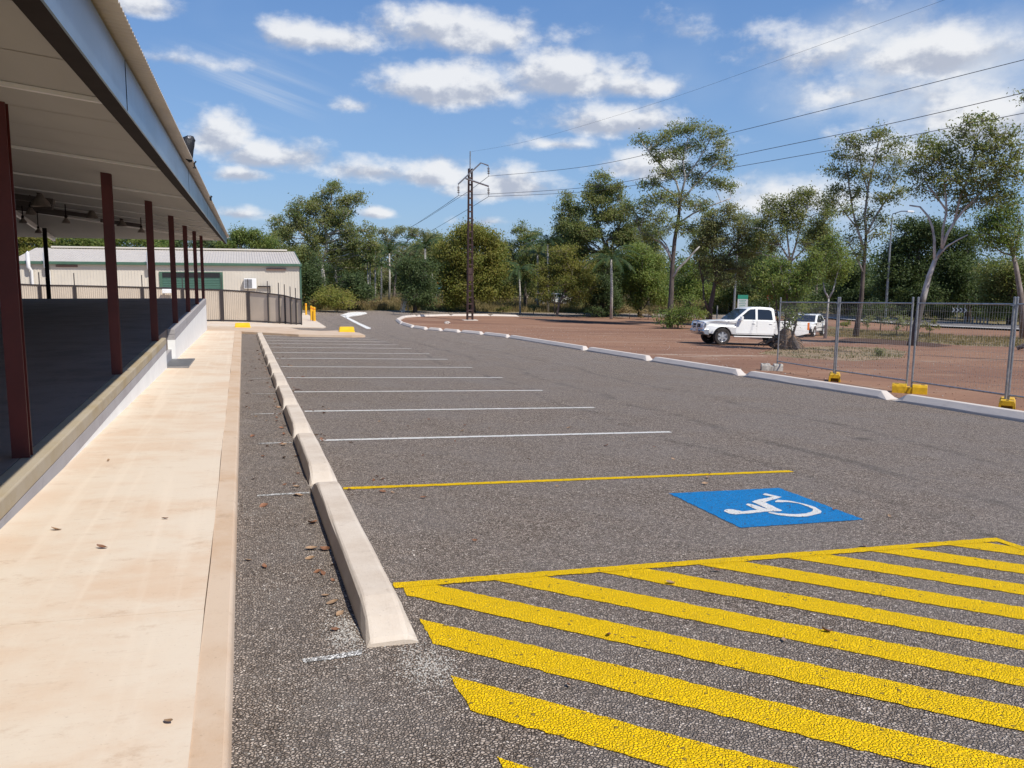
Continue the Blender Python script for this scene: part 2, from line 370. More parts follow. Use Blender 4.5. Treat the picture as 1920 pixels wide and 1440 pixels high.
def make_concrete(name, base, stain, stain_amt=.5, dark=(.35, .27, .2), bump=.25, stretch=(1, 1, 1), streak=False):
    m = bpy.data.materials.new(name); m.use_nodes = True; t = m.node_tree; b = t.nodes['Principled BSDF']
    g = N(t, 'ShaderNodeTexCoord').outputs['Object']
    mp = N(t, 'ShaderNodeMapping'); mp.inputs['Scale'].default_value = stretch; L(t, g, mp.inputs[0])
    def nz(s, d=7, r=.68, loc=None):
        n = N(t, 'ShaderNodeTexNoise'); n.inputs['Scale'].default_value = s; n.inputs['Detail'].default_value = d; n.inputs['Roughness'].default_value = r
        v_ = mp.outputs[0]
        if loc:
            m2 = N(t, 'ShaderNodeMapping'); m2.inputs['Location'].default_value = loc; L(t, v_, m2.inputs[0]); v_ = m2.outputs[0]
        L(t, v_, n.inputs['Vector']); return n.outputs[0]
    c = mixc(t, sstep(t, nz(1.3), .38, .66, 0, stain_amt), base, stain)
    c = mixc(t, sstep(t, nz(5, 8, .75, (9, 3, 1)), .54, .70, 0, stain_amt*.9), c, tuple(.55*a+.45*d for a, d in zip(stain, dark)))
    c = mixc(t, sstep(t, nz(.5, 3, .5, (4, 14, 1)), .45, .65, 0, .5), c, base)
    c = mixc(t, sstep(t, nz(60, 3, .6), .62, .75, 0, .35), c, dark)
    if streak:
        m3 = N(t, 'ShaderNodeMapping'); m3.inputs['Scale'].default_value = (7, .22, 1); L(t, g, m3.inputs[0])
        n3 = N(t, 'ShaderNodeTexNoise'); n3.inputs['Scale'].default_value = 1.2; n3.inputs['Detail'].default_value = 5; L(t, m3.outputs[0], n3.inputs['Vector'])
        c = mixc(t, sstep(t, n3.outputs[0], .52, .72, 0, .45), c, tuple(min(1, x*1.10) for x in base))
        m4 = N(t, 'ShaderNodeMapping'); m4.inputs['Scale'].default_value = (4, 40, 1); m4.inputs['Rotation'].default_value = (0, 0, .12); L(t, g, m4.inputs[0])
        n4 = N(t, 'ShaderNodeTexNoise'); n4.inputs['Scale'].default_value = 1.6; n4.inputs['Detail'].default_value = 6; n4.inputs['Roughness'].default_value = .7; L(t, m4.outputs[0], n4.inputs['Vector'])
        c = mixc(t, sstep(t, n4.outputs[0], .55, .75, 0, .30), c, tuple(.8*x for x in stain))
    L(t, c, b.inputs['Base Color']); b.inputs['Roughness'].default_value = .9; b.inputs['Specular IOR Level'].default_value = .12
    bp = N(t, 'ShaderNodeBump'); bp.inputs['Strength'].default_value = bump; bp.inputs['Distance'].default_value = .004
    L(t, mth(t, 'ADD', nz(150, 3), mth(t, 'MULTIPLY', nz(14, 4), 2.0)), bp.inputs['Height']); L(t, bp.outputs[0], b.inputs['Normal'])
    return m
def make_ground(name, cols, s=.35, fine=30, bump=.8, extra=None):
    m = bpy.data.materials.new(name); m.use_nodes = True; t = m.node_tree; b = t.nodes['Principled BSDF']
    g = N(t, 'ShaderNodeTexCoord').outputs['Object']
    mp = N(t, 'ShaderNodeMapping'); mp.inputs['Scale'].default_value = (.55, 1.5, 1); mp.inputs['Rotation'].default_value = (0, 0, rad(-24)); L(t, g, mp.inputs[0])
    def nz(sc, d=8, r=.7, v_=None, loc=(0, 0, 0)):
        n = N(t, 'ShaderNodeTexNoise'); n.inputs['Scale'].default_value = sc; n.inputs['Detail'].default_value = d; n.inputs['Roughness'].default_value = r
        m2 = N(t, 'ShaderNodeMapping'); m2.inputs['Location'].default_value = loc; L(t, v_ or mp.outputs[0], m2.inputs[0]); L(t, m2.outputs[0], n.inputs['Vector']); return n.outputs[0]
    c = mixc(t, sstep(t, nz(s), .38, .64), cols[0], cols[1])
    c = mixc(t, sstep(t, nz(s*2.3, loc=(5, 9, 0)), .52, .68, 0, .75), c, cols[2])
    c = mixc(t, sstep(t, nz(fine*.12, 9, .8, loc=(2, 2, 0)), .56, .70, 0, .6), c, cols[3])
    if len(cols) > 4: c = mixc(t, sstep(t, nz(s*1.2, loc=(15, 2, 0)), .60, .68, 0, .8), c, cols[4])
    L(t, c, b.inputs['Base Color']); b.inputs['Roughness'].default_value = .95; b.inputs['Specular IOR Level'].default_value = .15
    c = mixc(t, sstep(t, nz(fine*3, 3, .6, g), .60, .72, 0, .5), c, cols[2]); c = mixc(t, sstep(t, nz(fine*2.2, 3, .6, g, (3, 3, 3)), .60, .70, 0, .5), c, cols[3]); L(t, c, b.inputs['Base Color'])
    bp = N(t, 'ShaderNodeBump'); bp.inputs['Strength'].default_value = bump; bp.inputs['Distance'].default_value = .06
    L(t, mth(t, 'ADD', nz(fine*.1, 8, .7), mth(t, 'MULTIPLY', nz(fine, 4, .7, g), .3)), bp.inputs['Height']); L(t, bp.outputs[0], b.inputs['Normal'])
    return m
def make_leaf(name, a, b_, c_, trans=.45, rough=.5):
    m = bpy.data.materials.new(name); m.use_nodes = True; t = m.node_tree; t.nodes.clear()
    o = N(t, 'ShaderNodeOutputMaterial'); geo = N(t, 'ShaderNodeNewGeometry'); g = N(t, 'ShaderNodeTexCoord').outputs['Object']
    n = N(t, 'ShaderNodeTexNoise'); n.inputs['Scale'].default_value = .55; n.inputs['Detail'].default_value = 3; L(t, g, n.inputs['Vector'])
    ob = N(t, 'ShaderNodeObjectInfo')
    c = mixc(t, sstep(t, n.outputs[0], .38, .62), a, b_)
    c = mixc(t, sstep(t, geo.outputs['Random Per Island'], .45, 1, 0, .8), c, c_)
    c = mixc(t, mth(t, 'MULTIPLY', ob.outputs['Random'], .15), c, (.045, .04, .02))
    p = N(t, 'ShaderNodeBsdfPrincipled'); L(t, c, p.inputs['Base Color']); p.inputs['Roughness'].default_value = rough; p.inputs['Specular IOR Level'].default_value = .18
    tr = N(t, 'ShaderNodeBsdfTranslucent'); L(t, mixc(t, 1, c, (1.0, 1.05, .55), 'MULTIPLY'), tr.inputs[0])
    mx = N(t, 'ShaderNodeMixShader'); mx.inputs[0].default_value = trans; L(t, p.outputs[0], mx.inputs[1]); L(t, tr.outputs[0], mx.inputs[2]); L(t, mx.outputs[0], o.inputs[0])
    return m
def make_bark(name, a, b_, sc=3.0, burnt=0):
    m = bpy.data.materials.new(name); m.use_nodes = True; t = m.node_tree; b = t.nodes['Principled BSDF']
    g = N(t, 'ShaderNodeTexCoord').outputs['Object']; mp = N(t, 'ShaderNodeMapping'); mp.inputs['Scale'].default_value = (1, 1, .35); L(t, g, mp.inputs[0])
    n = N(t, 'ShaderNodeTexNoise'); n.inputs['Scale'].default_value = sc; n.inputs['Detail'].default_value = 7; n.inputs['Roughness'].default_value = .7; L(t, mp.outputs[0], n.inputs['Vector'])
    c = mixc(t, sstep(t, n.outputs[0], .38, .62), a, b_)
    if burnt:
        sx = N(t, 'ShaderNodeSeparateXYZ'); L(t, g, sx.inputs[0])
        c = mixc(t, sstep(t, mth(t, 'ADD', sx.outputs[2], mth(t, 'MULTIPLY', n.outputs[0], 1.2)), burnt, burnt+1.1, .85, 0), c, (.045, .036, .032))
    L(t, c, b.inputs['Base Color']); b.inputs['Roughness'].default_value = .85
    bp = N(t, 'ShaderNodeBump'); bp.inputs['Strength'].default_value = .6; bp.inputs['Distance'].default_value = .03; L(t, n.outputs[0], bp.inputs['Height']); L(t, bp.outputs[0], b.inputs['Normal'])
    return m
M_ASPH = make_asphalt('asphalt')
M_YEL = make_paint('yellow_paint', (1.0, .635, .003), (1.0, .60, .003), .012, .035)
M_WHT = make_paint('white_road_paint', (.96, .93, .86), (.90, .87, .81), .02, .02)
M_WOLD = make_paint('worn_white_paint', (.95, .92, .86), (.75, .72, .66), .30, .11)
M_BLUE = make_paint('blue_paint', (.010, .29, .70), (.008, .22, .56), .03, .06)
M_WALK = make_concrete('walkway_concrete', (.675, .575, .455), (.61, .43, .29), .68, (.36, .26, .18), .2, (.8, 1.15, 1), streak=True)
M_KERB = make_concrete('kerb_concrete', (.60, .47, .35), (.52, .35, .22), .7, (.26, .19, .13), .3)
M_STOP = make_concrete('wheel_stop_concrete', (.65, .565, .465), (.52, .42, .325), .75, (.26, .21, .17), .45)
M_STOPR = make_concrete('pale_stop_concrete', (.62, .55, .48), (.54, .47, .405), .5, (.33, .29, .26), .25)
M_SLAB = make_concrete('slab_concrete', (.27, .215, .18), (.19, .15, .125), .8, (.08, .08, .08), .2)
M_TAN = make_concrete('bare_tan_concrete', (.42, .36, .27), (.36, .28, .16), .8, (.2, .17, .13), .3)
M_GREYC = make_concrete('grey_concrete_band', (.40, .385, .39), (.33, .31, .31), .7, (.2, .18, .17), .3)
M_WPAINT = mat('white_wall_paint', (.88, .88, .86), .6, noise_s=3, noise_a=.07, bump=.1)
M_DIRT = make_ground('red_dirt', [(.300, .168, .105), (.225, .122, .080), (.35, .225, .15), (.14, .080, .056), (.42, .32, .24)], .16, 30, .7)
M_DRY = make_ground('dry_grass_ground', [(.22, .17, .085), (.15, .125, .06), (.30, .24, .13), (.10, .085, .045)], .5, 40, 1.0)
M_VERGE = make_ground('verge_dirt', [(.34, .23, .15), (.22, .18, .10), (.30, .26, .17), (.16, .14, .08)], .5, 40, .8)
M_DKGND = make_ground('dark_ground', [(.10, .062, .045), (.085, .05, .038), (.15, .10, .07), (.07, .045, .035)], .5, 30, .6)
M_HWY = mat('highway_asphalt', (.20, .180, .168), .8, noise_s=2, noise_a=.2)
M_RED = mat('maroon_post_paint', (.115, .020, .017), .42, noise_s=2, noise_a=.3)
M_SOF = mat('soffit_sheet', (.42, .405, .38), .8, noise_s=.8, noise_a=.10, streak=(1, .2, 1))
M_SOFJ = mat('soffit_joint_strip', (.85, .84, .82), .35)
M_GALV = mat('galvanised_fascia', (.24, .34, .44), .34, metal=.8, noise_s=1.6, noise_a=.28, streak=(1, .5, 1))
M_DKSTEEL = mat('dark_steel', (.030, .024, .025), .85, spec=.1, noise_s=4, noise_a=.2)
M_ROOFW = mat('workshop_roof_sheet', (.55, .50, .44), .6, spec=.2, noise_s=2, noise_a=.12)
M_ROOF = mat('roof_sheet', (.62, .56, .49), .45, noise_s=2, noise_a=.12)
M_CREAM = mat('cream_cladding', (.62, .565, .48), .55, noise_s=.6, noise_a=.08)
M_BEIGE = mat('beige_fence_sheet', (.53, .455, .37), .55, noise_s=.8, noise_a=.1)
M_DUCT = mat('dull_duct', (.13, .11, .10), .8)
M_GREEN = mat('green_trim', (.065, .135, .090), .45, noise_s=2, noise_a=.15)
M_DOOR = mat('green_roller_door', (.058, .135, .102), .4, noise_s=2, noise_a=.12)
M_DARKF = mat('dark_fence_frame', (.035, .028, .028), .5)
M_WPLAST = mat('white_plastic', (.80, .80, .79), .4, noise_s=3, noise_a=.05)
M_GREY = mat('grey_metal', (.30, .30, .31), .45, metal=.3, noise_s=6, noise_a=.2)
M_FENCE = mat('galvanised_tube', (.40, .41, .42), .38, metal=.55, noise_s=14, noise_a=.35)
M_YPL = mat('yellow_plastic', (.85, .50, .012), .4, noise_s=9, noise_a=.22)
M_YPT = mat('yellow_painted_block', (.90, .56, .01), .5, noise_s=5, noise_a=.15)
M_YBOL = mat('yellow_bollard_paint', (.90, .46, .012), .4, noise_s=5, noise_a=.12)
M_CAR = mat('white_car_paint', (.90, .90, .88), .22, spec=.6, noise_s=1.5, noise_a=.04)
M_GLASS = mat('dark_car_glass', (.018, .022, .030), .06, spec=.8)
M_TYRE = mat('tyre_rubber', (.045, .038, .034), .85, noise_s=10, noise_a=.3)
M_RIM = mat('alloy_rim', (.62, .62, .63), .3, metal=.5)
M_BLACK = mat('black_plastic', (.012, .012, .013), .5)
M_CHROME = mat('polished_alloy', (.62, .63, .65), .22, metal=.9)
M_TAIL = mat('red_tail_lens', (.45, .03, .015), .2)
M_AMB = mat('orange_lens', (.75, .18, .02), .2)
M_LENS = mat('clear_lens', (.55, .57, .6), .1, metal=.3)
M_RUST = mat('brown_rusted_steel', (.085, .045, .035), .75, noise_s=5, noise_a=.5, col2=(.05, .028, .026))
M_WIRE = mat('dark_conductor', (.035, .035, .038), .5)
M_INS = mat('insulator', (.13, .10, .09), .3)
M_STONE = mat('pale_rock', (.55, .48, .42), .9, noise_s=3, noise_a=.35)
M_ROOT = mat('stump_wood', (.27, .18, .12), .9, noise_s=7, noise_a=.55, bump=.5)
M_DLEAF = mat('dead_leaf_brown', (.30, .135, .065), .6, noise_s=25, noise_a=.45)
M_DLEAF2 = mat('dead_leaf_tan', (.44, .28, .16), .6, noise_s=25, noise_a=.4)
M_PEB = mat('pebble_grey', (.20, .17, .15), .8, noise_s=30, noise_a=.5)
M_PEBW = mat('pebble_pale', (.55, .52, .47), .8, noise_s=30, noise_a=.3)
M_SIGNW = mat('white_sign_face', (.72, .76, .74), .4)
M_SIGNG = mat('green_sign_band', (.05, .36, .24), .4)
M_SIGNO = mat('orange_sign_band', (.85, .27, .03), .4)
M_SIGNK = mat('black_sign_print', (.02, .02, .022), .5)
M_SIGNR = mat('red_sign_border', (.55, .02, .02), .4)
M_PALEB = mat('far_wall_tan', (.50, .42, .34), .7)
B_WHITE = make_bark('pale_gum_bark', (.25, .225, .20), (.56, .53, .49), 2.5)
B_BURNT = make_bark('pale_bark_burnt_foot', (.27, .245, .22), (.58, .55, .51), 2.5, 2.6)
B_GREY = make_bark('grey_brown_bark', (.15, .115, .095), (.30, .25, .22), 3)
B_DARK = make_bark('dark_bark', (.055, .042, .036), (.13, .10, .085), 3)
B_PALM = make_bark('palm_bark', (.36, .33, .29), (.52, .49, .44), 5)
LF_GUM = make_leaf('gum_leaf', (.19, .25, .090), (.255, .285, .10), (.31, .26, .11))
LF_GRN = make_leaf('green_leaf', (.155, .23, .064), (.215, .275, .072), (.28, .275, .08))
LF_DRK = make_leaf('dark_leaf', (.066, .105, .042), (.098, .140, .050), (.13, .155, .06), .34, .5)
LF_YEL = make_leaf('yellow_green_leaf', (.20, .235, .055), (.27, .27, .065), (.33, .26, .075))
LF_GRY = make_leaf('grey_green_leaf', (.25, .29, .14), (.29, .30, .14), (.31, .27, .14))
LF_PALM = make_leaf('palm_leaf', (.05, .095, .035), (.075, .12, .045), (.10, .12, .05), .25, .35)
LF_DRY = make_leaf('dry_grass_blade', (.30, .22, .10), (.22, .18, .08), (.38, .29, .15), .3, .7)
LF_GGR = make_leaf('green_grass_blade', (.14, .145, .05), (.17, .15, .06), (.24, .18, .09), .3, .6)
# ------------------------------------------------------------------ the ground and the paved surfaces
def A2(pts, h=0.0):
    r = []
    for u, v in pts: p = at(u, v, h); r.append((p.x, p.y))
    return r
drape('ground', [[(-500, -60), (500, -60), (500, 700), (-500, 700)]], 0.0, M_DRY)
seam = [(1016, 642.5), (952, 634), (903, 628), (860, 624), (826.6, 621), (797.6, 618.7), (772, 615), (751, 608.5), (742, 601.5), (754, 595.6), (777.5, 594), (842, 592.6), (916, 592.6), (971, 593.8)]
SE = [at(u, v) for u, v in seam]
right_edge = [(11.80, -8), (11.80, 27.6)]+[(p.x+.15, p.y+.1) for p in SE]
dirt = right_edge+A2([(1100, 593.5), (1250, 594), (1400, 597), (1500, 612), (1600, 620), (1720, 632), (1920, 640)])+[(90, 45), (90, -8)]
drape('dirt_lot', [dirt], 0.008, M_DIRT)
asph = [(-3.5, -8), (12.05, -8), (12.05, 27.6)]+[(p.x+.3, p.y+.1) for p in SE]+A2([(1100, 594.5), (1250, 595.5), (1400, 598.5), (1400, 590.5), (1250, 588.5), (1000, 586.5), (815, 584), (740, 583), (600, 582.5), (520, 581)])+[(-30, 90), (-30, 42), (-3.5, 42)]
drape('car_park_asphalt', [asph], 0.012, M_ASPH)
hw = A2([(1200, 584), (1380, 588), (1560, 599.5), (1767, 615), (1920, 621.5)])
hwf = A2([(1920, 612.5), (1733, 602), (1560, 590.5), (1380, 581), (1200, 577)])
hwp = hw+[(hw[-1][0]+45, hw[-1][1]-32), (hwf[0][0]+45, hwf[0][1]-30)]+hwf
drape('highway', [hwp], 0.13, M_HWY)
bank = hw[1:]+[(hw[-1][0]+45, hw[-1][1]-32)]
bk2 = A2([(1920, 640), (1767, 630), (1560, 612), (1400, 600)])
drape('red_verge', [bank+[(bk2[0][0]+40, bk2[0][1]-30)]+bk2], 0.006, M_DIRT)
vg = A2([(1540, 618), (1700, 622), (1800, 630), (1920, 634), (1920, 652), (1800, 648), (1700, 640), (1600, 634), (1540, 630)])
drape('weedy_verge', [vg], 0.014, M_VERGE)
vg2 = A2([(1420, 664), (1470, 652), (1540, 650), (1640, 652), (1700, 660), (1690, 672), (1600, 678), (1500, 672)])
drape('weedy_patch', [vg2], 0.014, M_VERGE)
drape('dark_patch', [A2([(1556, 638), (1600, 634), (1660, 636), (1720, 641), (1790, 649), (1750, 651), (1690, 646.5), (1640, 644), (1590, 642)])], 0.018, M_DKGND, jitter=.25)  # dark wet mud on the dirt lot
drape('dark_patch', [A2([(1010, 603), (1080, 601.5), (1160, 603.5), (1215, 607), (1180, 610), (1110, 606.5), (1040, 605)])], 0.012, M_DKGND, jitter=.3)  # darker streak across the dirt left of the tallest gum
# highway edge line
hl = A2([(1380, 587.5), (1560, 598.3), (1767, 613.5), (1920, 619.8)]); hl2 = A2([(1920, 620.4), (1767, 614.1), (1560, 598.9), (1380, 588.1)])
drape('highway_edge_line', [hl+hl2], 0.136, M_WHT)

# painted markings
def strip(x0, y0, x1, y1, w):
    d = Vector((x1-x0, y1-y0, 0)).normalized(); n = Vector((-d.y, d.x, 0))*w*.5
    return [(x0-n.x, y0-n.y), (x1-n.x, y1-n.y), (x1+n.x, y1+n.y), (x0+n.x, y0+n.y)]
ly = [9.49, 11.99, 14.5, 17.07, 19.78, 22.55, 24.9, 27.5, 29.7, 31.66, 33.67, 35.5]
lx = [5.24, 5.25, 5.28, 5.29, 5.35, 5.38, 5.38, 5.32, 5.26, 5.19, 5.13, 5.1]
for i, (y, x) in enumerate(zip(ly, lx)):
    drape('parking_line', [strip(.78, y-.02, x, y+.03, .10)], 0.016, M_WHT, jitter=.012 if i < 4 else 0)
drape('yellow_bay_line', [strip(.76, 6.99, 5.22, 6.96, .085)], 0.016, M_YEL, jitter=.012)
for y in [6.86, 9.35, 11.75, 14.2, 16.9, 35.0]:
    drape('worn_layout_line', [strip(.20, 3.60, .46, 3.64, .05)], 0.0162, M_WOLD, jitter=.03) if y == 6.86 else None
    drape('worn_layout_line', [strip(.02+random.random()*.1, y, .47, y+.03, .05)], 0.016, M_WOLD, jitter=.02)
# yellow hatching: 45 degree bars inside a box
def clipbar(c0, c1, x0=.80, x1=5.12, y0=-2.38, y1=4.46):
    poly = [(x0, y0), (x1, y0), (x1, y1), (x0, y1)]
    for c, sg in ((c0, 1), (c1, -1)):
        q = []
        for i in range(len(poly)):
            a, b = poly[i], poly[(i+1) % len(poly)]
            fa, fb = sg*(a[0]+a[1]-c), sg*(b[0]+b[1]-c)
            if fa >= 0: q.append(a)
            if fa*fb < 0: t = fa/(fa-fb); q.append((a[0]+(b[0]-a[0])*t, a[1]+(b[1]-a[1])*t))
        poly = q
        if len(poly) < 3: return None
    return poly
drape('hatch_outline', [[(.755, 4.44), (5.1, 4.435), (5.1, -2.4), (5.185, -2.4), (5.185, 4.52), (.76, 4.53)]], 0.0180, M_YEL, jitter=.012)
for k in range(-8, 7):
    p = clipbar(5.43+.667*k-.318, 5.43+.667*k)
    if p: drape('hatch_bar', [p], 0.0165 if k == 0 else 0.016, M_YEL, jitter=.012)
# blue disabled-parking square with its white wheelchair symbol
bq = [(3.45, 5.16), (4.57, 5.17), (4.60, 6.30), (3.47, 6.29)]
drape('blue_square', [bq], 0.016, M_BLUE, jitter=.012)
def ic(pts): return A2([(1340+a/6.4, 900+b/6.4) for a, b in pts])
pA = [(108,402),(125,384),(165,376),(215,380),(330,404),(505,386),(372,322),(395,308),(450,318),(625,374),(642,378),(448,288),(472,272),(690,228),(570,200),(600,184),(805,232),(600,292),(810,395),(790,403),(640,405),(400,430),(250,442),(160,428)]
pB = [(718,285),(760,263),(900,276),(1030,303),(1130,328),(1210,355),(1282,402),(1268,428),(1200,447),(1100,466),(1000,472),(880,462),(780,452),(640,421),(655,411),(760,425),(880,437),(1000,437),(1100,428),(1165,408),(1185,380),(1120,347),(1000,307),(880,292),(730,294)]
drape('wheelchair_symbol', [ic(pA), ic(pB)], 0.020, M_WHT, jitter=.008)
# splitter marking at the far road junction
z5 = lambda a, b: (560+a/6.4, 440+b/6.4)
drape('far_white_line', [A2([z5(497,966), z5(530,960), z5(700,1046), z5(870,1124), z5(858,1134), z5(820,1134), z5(680,1064)])], 0.016, M_WHT)
drape('traffic_island', [A2([z5(512,966), z5(600,935), z5(700,929), z5(800,934), z5(822,945), z5(745,964), z5(650,976), z5(606,986), z5(580,1001), z5(556,985), z5(580,975)], .04)], 0.06, M_WHT, thick=.08)

# ------------------------------------------------------------------ walkway, kerb, cross kerb, apron
yj = [-8, -.9, 4.12, 9.2, 14.3, 19.4, 24.5, 29.6, 34.6, 37.3]
def xc(y): return -.205-.0045*y + .0025*sin(y*1.3)
for a, b in zip(yj[:-1], yj[1:]):
    n = 12; ed = [(xc(a+.002+(b-a-.004)*i/n)-.002+random.uniform(-.0025, .0025), a+.002+(b-a-.004)*i/n) for i in range(n+1)]
    drape('walkway', [[(-1.515, a+.002)]+ed+[(-1.515, b-.002)]], 0.10, M_WALK, thick=.14)
kn = 60; ky0, ky1 = -8, 37.45
ke = [(xc(ky0+(ky1-ky0)*i/kn)+random.uniform(-.003, .003), ky0+(ky1-ky0)*i/kn) for i in range(kn+1)]
kk = drape('kerb', [ke+[(-.115, ky1), (-.115, ky0)]], 0.095, M_KERB, thick=.14)
kf = MB()
for y0 in [ky0+i*2.0 for i in range(23)]:
    y1 = min(y0+2.0, ky1); v = []
    for y in (y0, y1):
        for dx, dz in ((-.1155, .0945), (-.104, .088), (-.096, .07), (-.088, -.02)): v.append((dx, y, T(0, y)+dz))
    kf.add(v, [(i, i+1, i+5, i+4) for i in range(3)])
o = kf.build('kerb_face', M_KERB, smooth='all'); o['kind'] = 'structure'
MED = A2([(388, 622), (388, 613.5), (470, 613), (534, 613.5), (548, 615.5), (562, 618.5), (600, 620.5), (640, 619.5), (674, 624), (685, 628.5), (660, 629), (560, 627.2), (440, 625)], .10)
MED = [(-1.515, 37.31)]+[p for p in MED[1:-1]]+[(-.2, 37.31)]
drape('cross_kerb', [MED], 0.102, M_KERB, thick=.14)
APR = A2([(395, 612.0), (500, 612.5), (607, 614.2), (611.5, 613), (594, 602), (580, 591), (571, 587)], .05)
APR = [(-14, APR[0][1])]+APR+[(-14, APR[-1][1]+4)]
drape('workshop_apron', [APR], 0.055, M_WALK, thick=.10)

# ------------------------------------------------------------------ the open shed on the left
shed = empty('open_shed', (0, 0, 0), 'open sided loading shed with maroon posts, grey fascia and concrete dock wall on the left', 'shed')
SZ = .118
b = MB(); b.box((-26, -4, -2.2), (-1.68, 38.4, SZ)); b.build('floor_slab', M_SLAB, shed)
b = MB(); b.box((-26, 38.402, -2.2), (-1.6, 38.6, SZ-.005)); b.build('slab_end', M_TAN, shed)
def dock(y0, y1, capm):
    b = MB(); b.box((-1.678, y0, -2.2), (-1.514, y1, -.135)); b.build('dock_wall', M_WPAINT, shed)
    b = MB(); b.box((-1.678, y0, -.133), (-1.511, y1, -.012)); b.build('grey_band', M_GREYC, shed)
    b = MB(); b.box((-1.678, y0, -.010), (-1.507, y1, SZ-.002)); b.build('dock_cap', capm, shed, bevel=.012)
dock(-4, 18.2, M_TAN); dock(20.6, 38.4, M_GREYC)
b = MB(); b.box((-1.678, 18.201, -2.2), (-1.60, 20.599, -.35)); b.build('dock_step', M_GREYC, shed)
b = MB()
for i in range(24): b.box((-1.72+i*.026, 18.3, 0), (-1.706+i*.026, 20.5, .03))
b.box((-1.73, 18.27, -.004), (-1.10, 18.30, .033)); b.box((-1.73, 20.5, -.004), (-1.10, 20.53, .033))
gr = b.build('floor_grate', M_GREY, None); gr.location = (0, 0, .0)
for v in gr.data.vertices: v.co.z += T(-1.3, v.co.y)+.102
tag(gr, 'grey steel grate on the walkway by the gap in the white dock wall', 'grate')
for k in range(8):
    y = 2.05+5.14*k if k == 0 else 7.19+5.14*(k-1); x = -1.68+.012*k; G5 = .052
    b = MB(); b.box((x-.062, y-.050, SZ), (x+.062, y-.040, 2.80)); b.box((x-.062, y+.040, SZ), (x+.062, y+.050, 2.80)); b.box((x-.005, y-.040, SZ), (x+.005, y+.040, 2.80))
    b.build('post', M_RED, shed)
for x, y in ((-7.50, 38.2), (-15.2, 38.2)):
    b = MB(); b.box((x-.07, y-.07, SZ), (x+.07, y+.07, 2.95)); b.build('post', M_DKSTEEL, shed)
def zs(x): return 2.65+.12*(-.62-x)
XR, YE, Y0 = -12.6, 41.3, -6.0
YH = YE-(-.62-XR)
b = MB(); b.add([(-.64, Y0, zs(-.64)), (-.64, YE-.02, zs(-.64)), (XR, YH, zs(XR)), (XR, Y0, zs(XR))], [(0, 1, 2, 3)])
so_ = b.build('soffit', M_SOF, shed)
b = MB(); b.add([(-.64, YE-.02, 2.652), (-24.6, YE-.02, 2.652), (XR, YH, zs(XR))], [(0, 1, 2)]); b.build('soffit', M_SOF, shed)
b = MB(); b.add([(-24.6, Y0, 2.65), (-24.6, YE-.02, 2.65), (XR, YH, zs(XR)), (XR, Y0, zs(XR))], [(0, 1, 2, 3)]); b.build('soffit', M_SOF, shed)
k = 0
for y in [-2.3, 1.95, 6.2, 10.4, 14.7, 18.9, 23.2, 27.4, 31.7, 35.9]:
    xe = max(XR, -.62-(YE-y))+.05
    b = MB(); b.add([(-.75, y-.03, zs(-.75)-.003), (-.75, y+.03, zs(-.75)-.003), (-.75, y+.03, zs(-.75)-.03), (-.75, y-.03, zs(-.75)-.03),
                     (xe, y-.03, zs(xe)-.003), (xe, y+.03, zs(xe)-.003), (xe, y+.03, zs(xe)-.03), (xe, y-.03, zs(xe)-.03)],
                    [(0,1,2,3), (7,6,5,4), (0,4,5,1), (1,5,6,2), (2,6,7,3), (3,7,4,0)])
    b.build('joint_strip', M_SOFJ, shed)
M_SEAM = mat('seam_gap', (.30, .26, .22), .7)  # thin joints between soffit sheets, darker than the sheets
y = Y0+.5
while y < YE-1:
    xe = max(XR, -.62-(YE-y))+.05
    b = MB(); b.add([(-.70, y-.006, zs(-.70)-.002), (-.70, y+.006, zs(-.70)-.002), (xe, y+.006, zs(xe)-.002), (xe, y-.006, zs(xe)-.002)], [(0, 1, 2, 3)]); y += 1.0625; b.build('sheet_seam', M_SEAM, shed)
# hip beam and the crossing beam under the far slope
b = MB(); M_ = Matrix.Translation((0, 0, 0))
def beam(p, q, w, h, m, nm='beam', par=shed):
    p, q = Vector(p), Vector(q); d = (q-p).normalized(); s = d.cross(Vector((0, 0, 1))).normalized()*w*.5; u = s.cross(d).normalized()*h*.5
    if u.z < 0: u = -u
    bb = MB(); vs = [c+a*s+e*u for c in (p, q) for a, e in ((-1, -1), (1, -1), (1, 1), (-1, 1))]
    bb.add(vs, [(0,1,2,3), (7,6,5,4), (0,4,5,1), (1,5,6,2), (2,6,7,3), (3,7,4,0)]); return bb.build(nm, m, par)
beam((-1.2, YE-.58, zs(-1.2)-.03), (XR, YH, zs(XR)-.06), .05, .06, M_SOFJ, 'hip_strip')
def zt(y): return 2.65+.12*(YE-y)
beam((-7.72, YE-.2, zt(YE-.2)-.10), (-7.72, 33, zt(33)-.10), .10, .16, M_SOFJ, 'crossing_beam')
for (xa, xb, y) in ((-3.9, -8.5, 21.0), (-4.6, -9.5, 24.6), (-4.2, -8.0, 27.8), (-3.2, -4.4, 31.0), (-5.2, -9.8, 30.0)):
    beam((xa, y, zs(xa)-.12), (xb, y, zs(xb)-.12), .22, .12, M_DUCT, 'duct')
